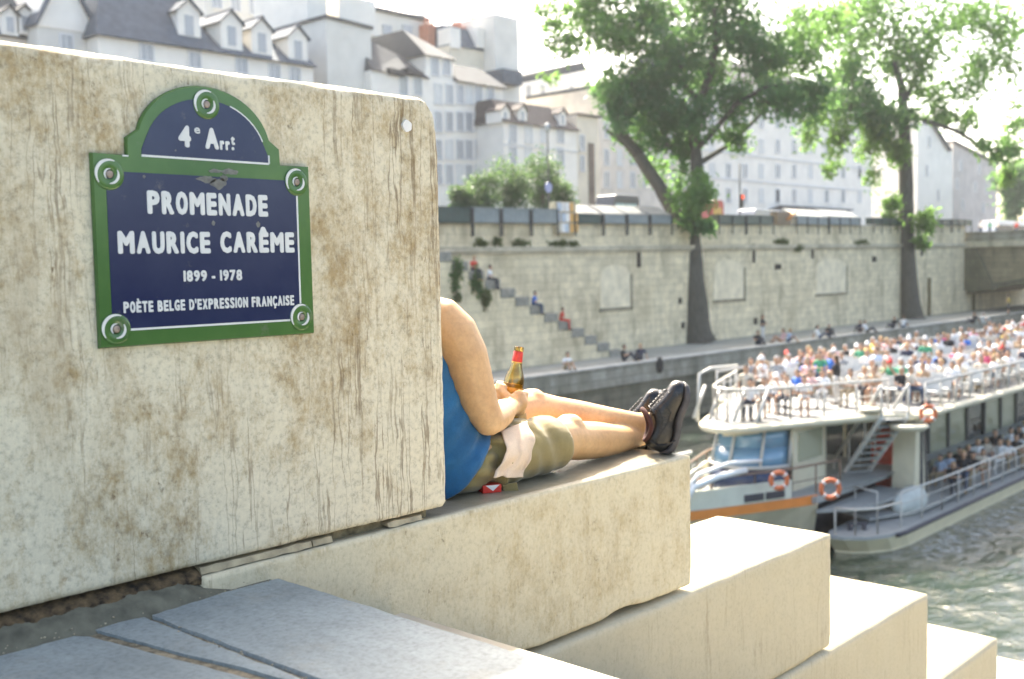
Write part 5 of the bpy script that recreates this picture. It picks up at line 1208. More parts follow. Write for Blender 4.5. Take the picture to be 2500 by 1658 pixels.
for s in (-1, 1):                                # curved white bow tubes and anchor housing
    mb.tube([(28.6, CY+s*1.15, -6.3), (27.5, CY+s*.9, -6.35), (26.75, CY+s*.5, -6.6), (26.45, CY+s*.28, -7.2), (26.4, CY+s*.14, -8.3)], .10, 8); mb.tube([(29.3, CY+s*1.3, -6.1), (27.9, CY+s*1.0, -6.0), (26.9, CY+s*.55, -6.25), (26.55, CY+s*.28, -6.8)], .06, 8)
mb.tube([(26.42, CY, -6.5), (26.36, CY, -8.3)], .18, 10); mb.build('bow_tubes', BW, boat, True)
# side hulls and walkways
for s in (1, -1):
    Yf = (lambda y: y) if s > 0 else (lambda y: 2*CY-y)
    SH = [(31.0, 13.6), (31.1, 13.1), (31.5, 12.55), (32.2, 12.15), (33.2, 12.0), (91, 12.0), (91, 13.9), (33.5, 13.9), (31.6, 13.8)]
    P = [(x, Yf(y)) for x, y in SH]; Q = [(x+(.55 if x < 34 else 0), Yf(y+(.12 if y < 13 else 0))) for x, y in SH]
    if s < 0: P, Q = P[::-1], Q[::-1]
    mb = MB(); mb.loft([ringpoly(Q, WZ-.5), ringpoly(Q, WZ+.05), ringpoly(P, -8.66)]); mb.build('side_hull', M('water_lit_hull_cream', (.76, .68, .46), .4, .08, 2) if s > 0 else BC, boat)  # near hull painted lighter to imitate light thrown up by the water
    mb = MB(); mb.loft([ringpoly(P, -8.66), ringpoly(P, -8.56)]); mb.build('side_deck', BDK, boat)
    mb = MB(); mb.tube([(32.6, Yf(12.02), -8.64), (33.2, Yf(11.96), -8.64), (91, Yf(11.96), -8.64)], (.07), 8); mb.build('rub_rail', RUB_SHADE, boat, True)
    mb = MB(); mb.add([(33.2, Yf(13.2), -8.42), (35.5, Yf(12.4), -8.42), (91, Yf(12.4), -8.42), (91, Yf(14.3), -8.42), (33.4, Yf(14.3), -8.34)], [(0, 1, 2, 3, 4)]); bake(mb.build('walkway', BDK, boat), [('SOLIDIFY', dict(thickness=.08, offset=0))])
    rail([(31.35, Yf(13.5)), (31.5, Yf(12.9)), (32.1, Yf(12.45)), (33.4, Yf(12.25))], -8.7, -7.75, 'nose_rail', 1.0, .04, 0)
    rail([(33.4, Yf(12.25)), (36.5, Yf(12.15)), (90, Yf(12.15))], -8.6, -7.45, 'lower_rail', 1.5, .036, 2)
    rail([(33.3, Yf(13.0)), (33.6, Yf(13.9))], -8.45, -7.5, 'gate_rail', .8, .03, 1)
    mb = MB(); mb.tube([(32.0, Yf(13.3), -8.7), (32.0, Yf(13.3), -8.35)], .08, 8); mb.tube([(32.35, Yf(13.0), -8.7), (32.35, Yf(13.0), -8.35)], .08, 8); mb.tube([(31.9, Yf(13.35), -8.36), (32.45, Yf(12.95), -8.36)], .05, 6); mb.build('mooring_bitts', RUB_SHADE, boat, True)
    bm_ = MB(); bm_.ball((35.6, Yf(12.9), -8.2), (1.2, .42, .52), 16); bm_.build('life_raft_cover', M("raft_cover_%d" % s, (.50, .53, .50), .6, .1, 4), boat, True)
# saloon
mb = MB(); mb.box(38.2, 89, 14.35, 18.05, -8.5, -5.3); mb.build('saloon_core', BGL, boat)
for k in range(26):
    x = 38.4+1.95*k
    for yy in (14.25, 18.15):
        if yy > 16 and k > 3: continue
        mb = MB(); mb.box(x+.09, x+1.86, yy-.05, yy+.05, -7.9, -5.5); mb.build('saloon_pane', REFL if k % 3 else BGL, boat)
mb = MB()
for k in range(27):
    x = 38.4+1.95*k; mb.box(x-.08, x+.08, 14.12, 14.34, -8.5, -5.2); mb.box(x-.08, x+.08, 18.06, 18.28, -8.5, -5.2)
mb.box(38.2, 89, 14.15, 14.34, -8.5, -7.95); mb.box(38.2, 89, 18.06, 18.25, -8.5, -7.95); mb.build('saloon_posts', MULL, boat)
mb = MB(); mb.box(38.08, 38.19, 14.4, 18, -8.4, -5.3); mb.build('saloon_front', BGL, boat)
for y in (15.2, 16.4, 17.4):
    mb = MB(); mb.box(38.0, 38.1, y-.05, y+.05, -8.4, -5.3); mb.build('front_post', BC, boat)
# wheelhouse: raked curved windscreen over a navy base
def halfround(cx, cy, r, z, lean, n=12, a0=100, a1=260): return [Vector((cx+lean+r*1.15*math.cos(R(a0+(a1-a0)*i/n)), cy+r*math.sin(R(a0+(a1-a0)*i/n)), z)) for i in range(n+1)]
def shell(mb, rows):
    n_ = len(rows[0])
    for a, b_ in zip(rows, rows[1:]):
        mb.add(a+b_, [(i, i+1, n_+i+1, n_+i) for i in range(n_-1)])
mb = MB(); shell(mb, [halfround(31.3, CY+.1, 1.40, -7.40, -.1), halfround(31.3, CY+.1, 1.40, -6.5, 0)]); bake(mb.build('wheelhouse_base', NAVY, boat, True), [('SOLIDIFY', dict(thickness=.06))])
mb = MB(); shell(mb, [halfround(31.3, CY+.1, 1.37, -6.51, .0), halfround(31.3, CY+.1, 1.30, -5.9, .16), halfround(31.3, CY+.1, 1.26, -5.2, .36)]); bake(mb.build('windscreen', BLG, boat, True), [('SOLIDIFY', dict(thickness=.03))])
mb = MB(); a_, b_ = halfround(31.3, CY+.1, 1.42, -6.5, 0), halfround(31.3, CY+.1, 1.31, -5.2, .36)
for i in (0, 3, 6, 9, 12): mb.tube([a_[i], b_[i]], .05, 6)
mb.tube(a_, .06, 6); mb.build('windscreen_frame', TUBE, boat, True)
mb = MB(); mb.box(31.2, 33.4, 14.85, 14.95, -7.4, -5.2); mb.box(31.2, 33.4, 17.55, 17.65, -7.4, -5.2); mb.box(33.35, 33.45, 14.85, 17.65, -7.4, -5.2); mb.build('wheelhouse_side', BC, boat)
mb = MB(); mb.box(31.5, 33.1, 14.81, 14.86, -6.45, -5.5); mb.build('side_window', REFL, boat)
# upper deck
UD = mir([(28.55, CY), (28.65, 15.75), (29.2, 15.3), (30.4, 14.75), (34.0, 13.25), (34.5, 12.9), (34.7, 12.35), (35.3, 12.1), (91, 12.1)])
mb = MB(); o_ = [(x+(.25 if x < 31 else 0), CY+(y-CY)*.96) for x, y in UD]; mb.loft([ringpoly(o_, -5.30), ringpoly(UD, -5.20), ringpoly(UD, -5.10), ringpoly(o_, -5.02)]); mb.build('upper_deck', BC, boat)
mb = MB(); mb.loft([ringpoly([(x+(.35 if x < 31 else 0), CY+(y-CY)*.95) for x, y in UD], -5.021), ringpoly([(x+(.36 if x < 31 else 0), CY+(y-CY)*.949) for x, y in UD], -5.0)]); mb.build('deck_floor', M("grey_deck_floor", (.15, .155, .155), .7, .2, 2), boat)
mb = MB(); mb.loft([ringpoly([(x+1.6 if x < 34 else x, y) for x, y in inset(CH, 1.2)], -5.45), ringpoly([(x+2.2 if x < 34 else x, y) for x, y in inset(CH, .6)], -5.30)]); mb.build('deck_fascia', BC, boat)
FR = [(34.4, 13.3), (30.6, 14.85), (29.6, 15.35), (29.15, 15.75), (29.05, CY), (29.15, 2*CY-15.75), (29.6, 2*CY-15.35), (30.6, 2*CY-14.85), (34.4, 2*CY-13.3)]
rail([(x+.4, y) for x, y in FR], -5.0, -3.98, 'front_rail', 1.2, .042, 1)
for y in (15.2, 16.0, 16.9, 17.5):
    mb = MB(); mb.tube([(29.5, y, -5.0), (30.2, y, -4.0)], .055, 8); mb.build('front_strut', TUBE, boat, True)
mb = MB(); mb.tube([(28.95, 17.0, -5.0), (29.1, 17.0, -3.5), (29.6, 16.9, -3.35), (31.2, 16.9, -3.4)], .05, 8); mb.build('front_hoop', TUBE, boat, True)
rail([(35.2, 12.2), (90, 12.2)], -5.0, -4.1, 'upper_rail', 1.3, .048, 1); rail([(35.2, 20.2), (90, 20.2)], -5.0, -4.1, 'upper_rail', 1.3, .05, 1)
rail([(37.5, 15.75), (88, 15.75)], -5.0, -4.1, 'aisle_rail', 2.2, .04, 0)
# stair from side deck to upper deck
B0, T0 = Vector((35.9, 15.3, -8.0)), Vector((34.2, 12.8, -5.1)); hd = Vector((T0.x-B0.x, T0.y-B0.y, 0)).normalized(); sd_ = Vector((-hd.y, hd.x, 0))
mb = MB()
for k in range(11):
    p = B0.lerp(T0, (k+.5)/11); mb.obox(p, hd*.14, sd_*.45, Vector((0, 0, .022)))
mb.build('stair_treads', BDK, boat)
mb = MB()
for s in (-1, 1): mb.obox((B0+T0)/2+sd_*(.47*s), (T0-B0)/2, sd_*.03, Vector((0, 0, .11)))
mb.build('stair_stringers', BW, boat)
mb = MB()
for s in (-1, 1):
    mb.tube([B0+sd_*(.5*s)+Vector((0, 0, .95)), T0+sd_*(.5*s)+Vector((0, 0, 1.0))], .055, 8)
    for k in range(4): p = B0.lerp(T0, k/3)+sd_*(.5*s); mb.tube([p, p+Vector((0, 0, .97))], .03, 6)
mb.build('stair_handrail', TUBE, boat, True)
mb = MB(); mb.tube([(34.7, 12.55, -5.60), (34.7, 12.55, -5.48), (34.7, 12.55, -5.40)], [.5, .64, .58], 20); mb.tube([(33.9, 13.5, -4.95), (33.9, 13.5, -4.85)], [.38, .32], 16); mb.build('round_landing', BC, boat, True)
mb = MB(); mb.xprism([(36.2, -8.45), (37.5, -8.45), (37.15, -5.45), (36.4, -5.45)], 13.0, 13.8); mb.build('deck_locker', BC, boat)
mb = MB(); mb.xprism([(36.72, -8.2), (36.92, -8.2), (36.86, -5.9), (36.74, -5.9)], 12.96, 13.02); mb.xprism([(37.22, -8.2), (37.34, -8.2), (37.10, -5.9), (37.0, -5.9)], 12.96, 13.02); mb.build('locker_slot', RUB_SHADE, boat)
mb = MB(); mb.box(37.4, 38.0, 14.3, 15.1, -8.3, -6.1); bake(mb.build('red_cabinet', REDC, boat), [('BEVEL', dict(width=.05, segments=2))])
# benches
for k in range(24):
    x = 37.0+1.0*k
    for ya, yb in ((12.5, 15.6), (16.9, 19.95)):
        mb = MB(); mb.box(x-.22, x+.22, ya, yb, -4.60, -4.54); mb.obox((x+.26, (ya+yb)/2, -4.33), (.02, 0, 0), (0, (yb-ya)/2, 0), (.05, 0, .2))
        for y in (ya+.3, (ya+yb)/2, yb-.3): mb.box(x-.03, x+.03, y-.03, y+.03, -5.0, -4.60)
        mb.build('bench', M("bench_slats", (.42, .44, .44), .6, .1, 4) if k == 0 and ya < 15 else bpy.data.materials["bench_slats"], boat)
# loose gear
def lifebuoy(c, n_, r_, label):
    n_ = Vector(n_).normalized(); u = n_.cross(Vector((0, 0, 1))).normalized(); v = u.cross(n_); c = Vector(c)
    t = thing('lifebuoy', label, 'lifebuoy', tuple(c), 'orange lifebuoys on the boat rails'); mb = MB(); n1, n2 = 28, 10; V = []
    for i in range(n1):
        a = 2*math.pi*i/n1; d = u*math.cos(a)+v*math.sin(a)
        for j in range(n2):
            b_ = 2*math.pi*j/n2; V.append(c+d*(r_+.075*math.cos(b_))+n_*(.06*math.sin(b_)))
    mb.add(V, [(i*n2+j, ((i+1) % n1)*n2+j, ((i+1) % n1)*n2+(j+1) % n2, i*n2+(j+1) % n2) for i in range(n1) for j in range(n2)]); mb.build('ring', bpy.data.materials.get("lifebuoy_orange") or M("lifebuoy_orange", (.60, .15, .05), .5, .1, 5), t, True)
    mb = MB()
    for k in range(4):
        a = math.pi/4+k*math.pi/2; d = u*math.cos(a)+v*math.sin(a); mb.tube([c+(u*math.cos(a+q)+v*math.sin(a+q))*r_ for q in (-.12, 0, .12)], .079, 10)
    mb.build('white_band', BW, t, True); return t
FACE = (-.75, -.66, 0)
lifebuoy(at(2027, 1194, Y=13.0), FACE, .27, 'orange lifebuoy hanging on the rail at the foot of the boat stairs')
lifebuoy(at(1902, 1173, Y=14.1), FACE, .24, 'orange lifebuoy on the foredeck bulwark beside the windscreen'); lifebuoy(at(2266, 1010, Y=12.08), FACE, .24, 'pale orange lifebuoy on the upper deck rail by the stair head')
FX, FY = 28.2, 18.2
ft = thing('furled_flag', 'furled orange and white flag on a thin pole at the boat bow', 'flag', tuple(at(1645, 1085, D=38))); mb = MB(); mb.tube([at(1645, 1085, D=38), at(1642, 985, D=38)], .03, 6); mb.build('pole', TUBE, ft, True)
mb = MB(); mb.tube([at(1642, 995, D=37.95), at(1643, 1015, D=37.95), at(1645, 1040, D=37.95), at(1644, 1068, D=37.95)], [.04, .11, .14, .05], 10, True, None, (0, 0, 1), .5); mb.build('cloth_roll', BO, ft, True)

# ================================================================== people: continuous bodies grown from posed limbs
PM = [M("passenger_skin", (.46, .27, .17), .55, .1, 9), attr_mat("shirt_cloth", "shirt"), attr_mat("trouser_cloth", "legs"), attr_mat("hair_or_hat", "hair", .7, .3)]
def figure(name, caps, voxel=.022):
    """caps: (p0, p1, r0, r1, part) with part 0 skin 1 shirt 2 legwear 3 hair -> one continuous mesh"""
    mb = MB()
    for p0, p1, r0, r1, m_ in caps: mb.capsule(p0, p1, r0, r1, 12)
    o = mb.build(name, PM, None, True); bake(o, [('REMESH', dict(mode='VOXEL', voxel_size=voxel)), ('SMOOTH', dict(factor=.5, iterations=2))]); me = o.data
    me.materials.clear()
    for q in PM: me.materials.append(q)
    n_ = len(me.polygons); C = np.zeros(n_*3); me.polygons.foreach_get('center', C); C = C.reshape(-1, 3); best = np.full(n_, 1e9); mi = np.zeros(n_, int)
    for p0, p1, r0, r1, m_ in caps:
        a, b_ = np.array(p0, float), np.array(p1, float); d = b_-a; L_ = max(1e-9, d@d); t_ = np.clip(((C-a)@d)/L_, 0, 1); dist = np.linalg.norm(C-(a+t_[:, None]*d), axis=1)-(r0+(r1-r0)*t_)
        s = dist < best-1e-4; best[s] = dist[s]; mi[s] = m_
    me.polygons.foreach_set('material_index', mi); me.polygons.foreach_set('use_smooth', [True]*n_); bpy.data.objects.remove(o); return me
def head(x, y, z, fx=1, hair=1, hat=0, long=0):
    c = [((x, y, z-.02), (x, y, z+.03), .088, .095, 0), ((x+.03*fx, y, z-.07), (x+.03*fx, y, z-.06), .06, .06, 0), ((x+.10*fx, y, z-.01), (x+.105*fx, y, z-.03), .014, .018, 0)]
    c += [((x-.03*fx, y, z+.035), (x-.012*fx, y, z+.06), .098, .092, 3)]
    for s in (-1, 1): c.append(((x, y+s*.09, z-.01), (x, y+s*.092, z-.03), .02, .016, 0))
    if hat: c += [((x, y, z+.05), (x, y, z+.10), .105, .085, 3), ((x+.08*fx, y, z+.055), (x+.17*fx, y, z+.04), .06, .045, 3)]
    if long: c += [((x-.06*fx, y, z+.02), (x-.085*fx, y, z-.22), .075, .05, 3)]
    return c
def arm(s, sh, el, ha, sleeve=1):
    sh, el, ha = [(p[0], s*p[1], p[2]) for p in (sh, el, ha)]; mid = tuple(sh[i]+(el[i]-sh[i])*.55 for i in range(3))
    return [(sh, mid, .055, .05, 1 if sleeve else 0), (mid, el, .046, .04, 0), (el, ha, .039, .028, 0), (ha, tuple(ha[i]+(ha[i]-el[i])*.28 for i in range(3)), .035, .022, 0)]
def seated(h=.46, lean=0, arms=0, hair={}, short=0, back=.0):
    """facing +X, seat height h, origin on the floor under the hips"""
    c = [((0, -.07, h+.10), (0, .07, h+.10), .115, .115, 2), ((-.02, 0, h+.14), (-.06+lean, 0, h+.40), .125, .145, 1), ((-.06+lean, -.11, h+.47), (-.06+lean, .11, h+.47), .085, .085, 1), ((-.05+lean, 0, h+.52), (-.03+lean, 0, h+.61), .052, .05, 0)]
    c += head(-.01+lean, 0, h+.70, **hair); lm = 0 if short else 2
    for s in (-1, 1):
        c += [((.02, s*.09, h+.09), (.26, s*.10, h+.085), .085, .07, 2), ((.26, s*.10, h+.085), (.43, s*.11, h+.07), .068, .058, lm), ((.43, s*.11, h+.06), (.45, s*.11, .10), .055, .04, lm), ((.43, s*.11, .045), (.60, s*.12, .04), .045, .035, 3 if not short else 0)]
        if arms == 0: c += arm(s, (-.06+lean, .20, h+.47), (.02+lean, .24, h+.22), (.25, .13, h+.20))
        elif arms == 1: c += arm(s, (-.06+lean, .20, h+.47), (.12+lean, .26, h+.28), (.16+lean, .08, h+.55))
        else: c += arm(s, (-.06+lean, .20, h+.47), (.0+lean, .25, h+.22), (.16, .02, h+.26))
    return c
def standing(arms=0, hair={}, skirt=0, step=0, short=0):
    c = [((0, -.06, .93), (0, .06, .93), .115, .115, 2), ((0, 0, .99), (-.01, 0, 1.24), .118, .14, 1), ((-.01, -.11, 1.36), (-.01, .11, 1.36), .08, .08, 1), ((0, 0, 1.42), (.01, 0, 1.50), .052, .05, 0)]+head(.03, 0, 1.60, **hair)
    for s in (-1, 1):
        k = s*step; lm = 0 if short or skirt else 2
        c += [((0, s*.085, .9), (.03+k*.5, s*.09, .50), .088, .062, 2), ((.03+k*.5, s*.09, .50), (k*.9-.02, s*.09, .10), .056, .040, lm), ((k*.9-.03, s*.09, .045), (k*.9+.16, s*.10, .04), .045, .036, 3)]
        c += arm(s, (-.01, .20, 1.36), (-.03, .25, 1.09), (.12, .22, .90)) if arms == 0 else arm(s, (-.01, .20, 1.36), (.10, .26, 1.14), (.26, .08, 1.16))
    if skirt: c += [((0, 0, .92), (.01, 0, .45), .13, .24, 2)]
    return c
def ground(back=.0, hair={}, knees=.42, arms=0, short=0):
    """sitting on the ground, knees drawn up, facing +X"""
    c = [((0, -.07, .11), (0, .07, .11), .11, .11, 2), ((-.02-back*.2, 0, .15), (-.05-back*.6, 0, .42), .125, .14, 1), ((-.05-back*.7, -.11, .50), (-.05-back*.7, .11, .50), .085, .085, 1), ((-.04-back*.7, 0, .56), (-.01-back*.7, 0, .64), .052, .05, 0)]+head(.02-back*.7, 0, .73, **hair)
    for s in (-1, 1):
        c += [((.02, s*.09, .11), (.34, s*.12, knees), .088, .062, 2), ((.34, s*.12, knees), (.56, s*.12, .09), .056, .042, 0 if short else 2), ((.54, s*.12, .045), (.70, s*.13, .04), .044, .034, 3)]
        c += arm(s, (-.05-back*.7, .20, .49), (.08-back*.5, .26, .30), (.32, .13, knees-.02)) if arms == 0 else arm(s, (-.05-back*.7, .2, .49), (-.20-back*.7, .26, .26), (-.26-back*.7, .28, .05))
    return c
def sideways(c, a=35): return c
FIG = {'sit_a': figure('f1', seated()), 'sit_b': figure('f2', seated(lean=.06, arms=1, hair=dict(hat=1), short=1)), 'sit_c': figure('f3', seated(lean=-.03, arms=2, hair=dict(long=1))), 'sit_d': figure('f4', seated(lean=.12, arms=2, hair=dict(), short=1)),
       'stand_a': figure('f5', standing(0)), 'stand_b': figure('f6', standing(1, dict(long=1))), 'stand_h': figure('f7', standing(1, dict(hat=1), short=1)), 'walk_skirt': figure('f8', standing(0, dict(long=1), skirt=1, step=.1)),
       'floor_a': figure('f9', ground()), 'floor_b': figure('f10', ground(.25, dict(long=1), .36, 1)), 'floor_c': figure('f11', ground(-.18, dict(), .40, 0, 1)), 'step_sit': figure('f12', seated(.50, .10, 2))}
def person(fig, loc, rz, shirt, legs, hair, label, group=None, cat='person', scale=1):
    o = bpy.data.objects.new('person', FIG[fig]); COL.objects.link(o); o.location = loc; o.rotation_euler = (0, 0, R(rz)); o.scale = (scale,)*3
    o["shirt"], o["legs"], o["hair"] = [float(x) for x in shirt], [float(x) for x in legs], [float(x) for x in hair]
    return tag(o, label, cat, group)
CLR = {'white': (.80, .80, .79), 'cream': (.66, .58, .46), 'pale blue': (.45, .56, .72), 'bright blue': (.04, .16, .58), 'navy': (.02, .025, .06), 'black': (.02, .02, .022), 'red': (.62, .05, .03), 'pink': (.66, .10, .20), 'grey': (.32, .33, .34), 'green': (.05, .30, .16), 'yellow': (.70, .52, .12), 'tan': (.42, .29, .18), 'pale pink': (.68, .44, .42)}
HAIR = {'dark': (.022, .016, .012), 'brown': (.09, .05, .025), 'blond': (.40, .27, .12), 'grey': (.36, .35, .34), 'white-capped': (.78, .77, .75), 'red-capped': (.55, .04, .03)}
LEG = {'d': (.025, .03, .045), 'j': (.05, .075, .13), 'k': (.32, .25, .15), 'w': (.62, .60, .56), 's': (.46, .27, .17)}
ORD = ['zeroth', 'first', 'second', 'third', 'fourth', 'fifth', 'sixth', 'seventh', 'eighth', 'ninth', 'tenth', 'eleventh', 'twelfth']
TENS = {2: 'twenty', 3: 'thirty', 4: 'forty', 5: 'fifty'}
TEENS = ['ten', 'eleven', 'twelve', 'thirteen', 'fourteen', 'fifteen', 'sixteen', 'seventeen', 'eighteen', 'nineteen']; ONES = ['zero', 'one', 'two', 'three', 'four', 'five', 'six', 'seven', 'eight', 'nine']
def word(n_): return ONES[n_] if n_ < 10 else TEENS[n_-10] if n_ < 20 else TENS[n_//10]+('-'+ONES[n_ % 10] if n_ % 10 else '')
rs = random.Random(77); DECK = -5.0; taken = 0
SHW = ['white']*14+['cream']*5+['pale blue']*2+['grey']*2+['black']*3+['navy']*2+['red', 'pink', 'bright blue', 'green', 'yellow', 'tan', 'tan', 'pale pink', 'pale pink']
HRW = ['dark']*6+['brown']*5+['blond']*3+['grey']*3+['white-capped']*3+['red-capped']
for row in range(38):
    x = 36.85+1.0*row
    for blk, ys, side_ in ((0, [12.75+.62*k for k in range(5)], 'near'), (1, [19.75-.62*k for k in range(5)], 'far')):
        for k, y in enumerate(ys):
            px, py, dz = proj((x, y, DECK+1.0))
            if px > 2515 or px < 1500: continue
            if rs.random() > (.62 if blk == 0 else .52): continue
            sc, hc_ = rs.choice(SHW), rs.choice(HRW); fig = rs.choice(('sit_a', 'sit_a', 'sit_c', 'sit_d', 'sit_b')) if 'capped' not in hc_ else 'sit_b'
            if 'capped' not in hc_ and fig == 'sit_b': fig = 'sit_d'
            zz = DECK
            lab = f"passenger in {sc}, {hc_} {'hair' if 'capped' not in hc_ else ''}, upper deck row {word(row+1)}, {ORD[k+1]} from {side_} rail".replace('  ', ' ').replace(' ,', ',')
            person(fig, (x-.02, y+rs.uniform(-.05, .05), zz), 180+rs.gauss(0, 22), CLR[sc], LEG[rs.choice('djkkwss')], HAIR[hc_], lab, 'seated upper deck passengers', scale=rs.uniform(.98, 1.14)); taken += 1
# the front of the upper deck
for px, py, X_, fig, rz, sc, hc_, lab in ((1822, 925, 31.2, 'stand_a', 215, 'cream', 'dark', 'man in cream shirt leaning on the front rail at the boat tip'), (1832, 960, 30.9, 'sit_a', 200, 'white', 'dark', 'person in white sitting low behind the front rail of the upper deck'), (1897, 935, 33.0, 'sit_b', 190, 'white', 'white-capped', 'person in white and white cap near the front rail struts'),
        (1896, 905, 35.2, 'stand_a', 200, 'grey', 'grey', 'grey haired standing man in dark grey above the white cap'), (1944, 920, 34.6, 'sit_c', 170, 'bright blue', 'brown', 'person in bright blue top seated near the boat front'), (1977, 925, 34.4, 'sit_a', 185, 'pale pink', 'brown', 'person in pale pink beside the bright blue passenger'), (2008, 935, 34.2, 'sit_c', 200, 'white', 'brown', 'large white shirted person seated before the woman in black'),
        (2042, 925, 35.0, 'stand_b', 90, 'black', 'brown', 'standing person in black on the upper deck aisle'), (2030, 875, 37.6, 'stand_a', 150, 'bright blue', 'grey', 'tall standing man in dark blue shirt in the middle of the deck'), (2002, 885, 37.2, 'stand_b', 200, 'green', 'dark', 'standing person in green top with dark hair on the deck'), (1963, 960, 32.0, 'sit_d', 210, 'white', 'dark', 'person in white shirt and dark trousers at the front corner rail'),
        (1868, 945, 31.6, 'sit_d', 195, 'white', 'dark', 'person in white with brown hair seated behind the diagonal rail'), (2075, 945, 34.4, 'sit_c', 180, 'cream', 'brown', 'long haired person in cream by the top of the boat stairs'), (2135, 950, 35.0, 'sit_d', 190, 'tan', 'brown', 'bare armed person in tan seated just behind the stair head'), (2202, 985, 35.0, 'sit_a', 225, 'black', 'grey', 'grey haired person in black right behind the stair handrail'),
        (2110, 930, 35.4, 'sit_a', 185, 'cream', 'blond', 'fair haired person in cream between the stair head and the black top'), (1920, 960, 32.3, 'sit_a', 190, 'cream', 'brown', 'person in cream crouched low beside the white cap')):
    p = at(px, py, D=X_*FWD.x+16*FWD.y+1.2); x, y = p.x, min(max(p.y, 12.7), 19.6)
    if x < 34: y = min(max(y, CY-(x-28.6)*.42), CY+(x-28.6)*.42)
    person(fig, (x, y, DECK), rz, CLR[sc], LEG[rs.choice('ddjkw')], HAIR[hc_], lab, 'passengers at the front of the upper deck')
# passengers along the lower walkway
k = 0
for row in range(12):
    for c_ in range(2):
        x, y = 38.7+.95*row, 12.6+.85*c_
        if proj((x, y, -7.5))[0] > 2520 or rs.random() > .7: continue
        sc, hc_ = rs.choice(['white', 'cream', 'black', 'black', 'pale blue', 'white', 'navy']), rs.choice(HRW[:14]); fig = rs.choice(('sit_a', 'sit_c', 'sit_d'))
        person(fig, (x, y, -8.46), 185+rs.gauss(0, 25), CLR[sc], LEG[rs.choice('djkw')], HAIR[hc_], f"passenger in {sc} with {hc_} hair on lower walkway, {'rail' if c_ == 0 else 'window'} side, seat {word(row+1)} from stairs", 'seated lower deck passengers', scale=rs.uniform(.93, 1.15)); k += 1
# people on the quay and its stairs
def quay(px, py, fig, rz, sc, hc_, lg, label, z=QZ, grp='people resting on the far quay', Y=None, scale=1.13):
    p = at(px, py, Z=z) if Y is None else at(px, py, Y=Y); person(fig, tuple(p), rz, CLR[sc], LEG[lg], HAIR[hc_], label, grp, scale=scale)
quay(1383, 903, 'floor_c', 250, 'white', 'dark', 'k', 'person in white shirt bending forward alone on the quay edge')
quay(1524, 882, 'floor_a', 300, 'black', 'dark', 'd', 'left one of a pair in black sitting on the quay edge'); quay(1562, 880, 'floor_b', 200, 'navy', 'blond', 'd', 'right one of the pair in dark clothes, facing the other on the quay edge')
quay(1500, 850, 'walk_skirt', 0, 'tan', 'brown', 'j', 'woman with bare shoulders and green grey skirt walking past the stair foot'); 
quay(1850, 842, 'floor_a', 240, 'black', 'dark', 'd', 'seated person in black below the standing one in black and white'); quay(1862, 838, 'stand_b', 270, 'black', 'dark', 'w', 'standing long haired person in black top and white trousers')
quay(1906, 836, 'floor_b', 150, 'pale pink', 'brown', 's', 'bare armed person sitting left of a pale blue shirt on the quay'); quay(1924, 836, 'floor_c', 300, 'pale blue', 'blond', 'j', 'person in pale blue sitting beside a bare armed person on the quay')
quay(2002, 826, 'floor_b', 300, 'white', 'dark', 'j', 'person in white with long dark hair sitting back to the wall on the quay'); quay(2024, 822, 'floor_a', 230, 'black', 'grey', 'd', 'grey haired person in black sitting close to a white shirt')
quay(2100, 812, 'floor_a', 180, 'navy', 'dark', 'd', 'person in navy sitting left of a white shirt near the slimmer tree'); quay(2118, 812, 'floor_b', 280, 'white', 'dark', 'd', 'person in white sitting with legs over the quay edge by a navy shirt')
quay(2180, 802, 'floor_b', 170, 'black', 'dark', 'd', 'person in black lounging at the foot of the slimmer tree'); quay(2205, 800, 'floor_c', 0, 'white', 'brown', 'j', 'person in white leaning away at the foot of the slimmer tree')
quay(2375, 790, 'floor_b', 160, 'black', 'dark', 'd', 'person in black lying back on the quay near the bridge'); quay(2400, 790, 'floor_a', 300, 'white', 'grey', 'w', 'pale dressed person beside the lying one near the bridge')
quay(2462, 768, 'stand_h', 120, 'yellow', 'dark', 'd', 'jogger in bright yellow shirt and black shorts by the bridge arch')
for i, (fig, rz, sc, hc_, lg, label) in {2: ('step_sit', 270, 'red', 'blond', 'd', 'person in red top sitting high on the stepped stair parapet'), 3: ('step_sit', 300, 'white', 'dark', 'd', 'person in white shirt one step below the highest red top'),
        6: ('step_sit', 305, 'bright blue', 'dark', 'j', 'man in blue shirt and jeans sitting halfway down the stair parapet'), 8: ('step_sit', 310, 'red', 'dark', 's', 'person in red top and red shorts sitting low on the stair parapet')}.items():
    i = min(i, len(caps)-1); x, z = caps[i]; person(fig, (x+.55, 38.18, z-.60), rz, CLR[sc], CLR['red'] if i == 8 else LEG[lg], HAIR[hc_], label, 'people sitting on the stair parapet')
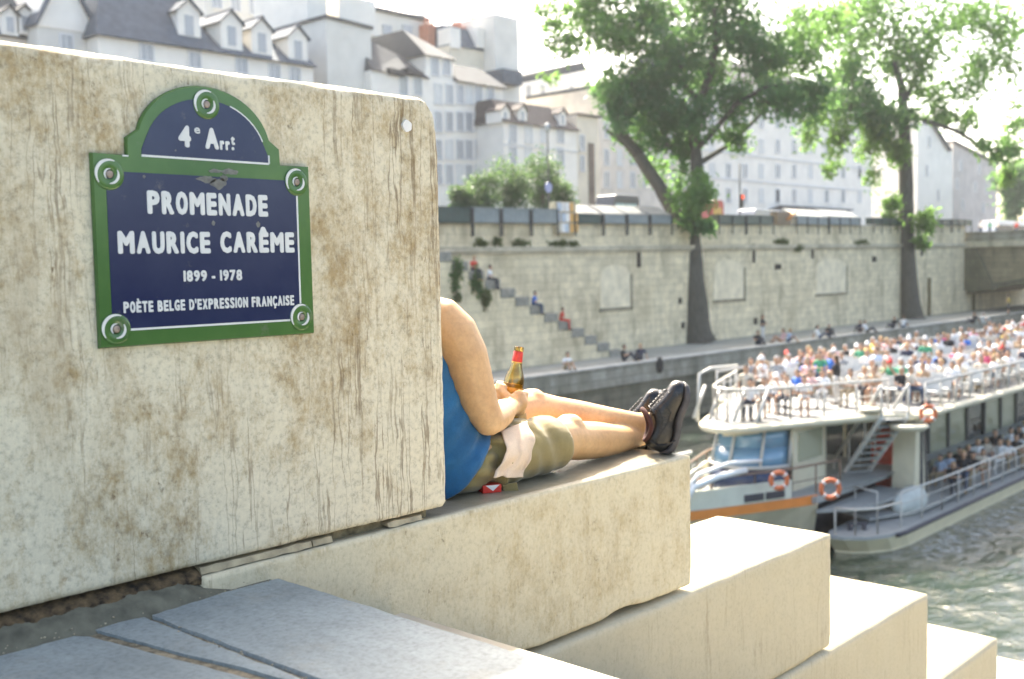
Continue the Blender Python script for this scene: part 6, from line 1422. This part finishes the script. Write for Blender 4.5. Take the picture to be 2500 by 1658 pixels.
# heads passing behind the bookstalls
for px, Y_, sc, hc_, fig, label in ((1146, 41.6, 'pale pink', 'blond', 'stand_b', 'passer-by with fair hair behind the dark green bookstall box'), (1187, 41.7, 'cream', 'brown', 'stand_a', 'passer-by behind the first pale grey bookstall box'), (1214, 41.5, 'yellow', 'blond', 'stand_a', 'passer-by in yellow near the middle of the grey boxes'), (1240, 41.8, 'pale pink', 'blond', 'stand_h', 'passer-by in pale pink behind the middle grey box'),
        (1297, 41.6, 'white', 'grey', 'stand_a', 'passer-by in white behind the joint of two grey boxes'), (1316, 41.8, 'red', 'brown', 'stand_b', 'passer-by in red just left of the poster stand'), (1418, 41.5, 'white', 'grey', 'stand_a', 'person in white leaning over the open bookstall box'), (1870, 42, 'grey', 'dark', 'stand_a', 'passer-by in grey behind the mossy green boxes'),
        (2060, 42, 'pale pink', 'blond', 'stand_b', 'passer-by in pale pink behind the white bookstall lid'), (2395, 41.8, 'white', 'brown', 'stand_a', 'passer-by in white at the bridge end of the parapet'), (2417, 42, 'green', 'dark', 'stand_b', 'passer-by in green beside the white car'), (2434, 41.7, 'white', 'blond', 'stand_h', 'passer-by in white cap beside the white car'), (2482, 42, 'red', 'blond', 'stand_a', 'passer-by in red in front of the white car')):
    x = at(px, 530, Y=Y_).x; person(fig, (x, Y_, ztop(x)-1.02), 0 if px % 2 else 180, CLR[sc], LEG['j'], HAIR[hc_], label, 'passers-by on the quay street', scale=1.02)
print('passengers', taken)

# ------------------------------------------------------------------ summer haze over the river
mb = MB(); mb.box(-90, 460, -12, 260, WZ-1.6, 75)
hz = mb.build('haze', []); hz["kind"] = 'stuff'
hm_ = bpy.data.materials.new("haze_air"); hm_.use_nodes = True; t_ = hm_.node_tree
t_.nodes.remove(t_.nodes["Principled BSDF"]); pv = t_.nodes.new("ShaderNodeVolumePrincipled")
pv.inputs['Color'].default_value = (.93, .95, .98, 1); pv.inputs['Density'].default_value = .00022; pv.inputs['Anisotropy'].default_value = .45
t_.links.new(pv.outputs[0], t_.nodes["Material Output"].inputs['Volume']); hz.data.materials.append(hm_)
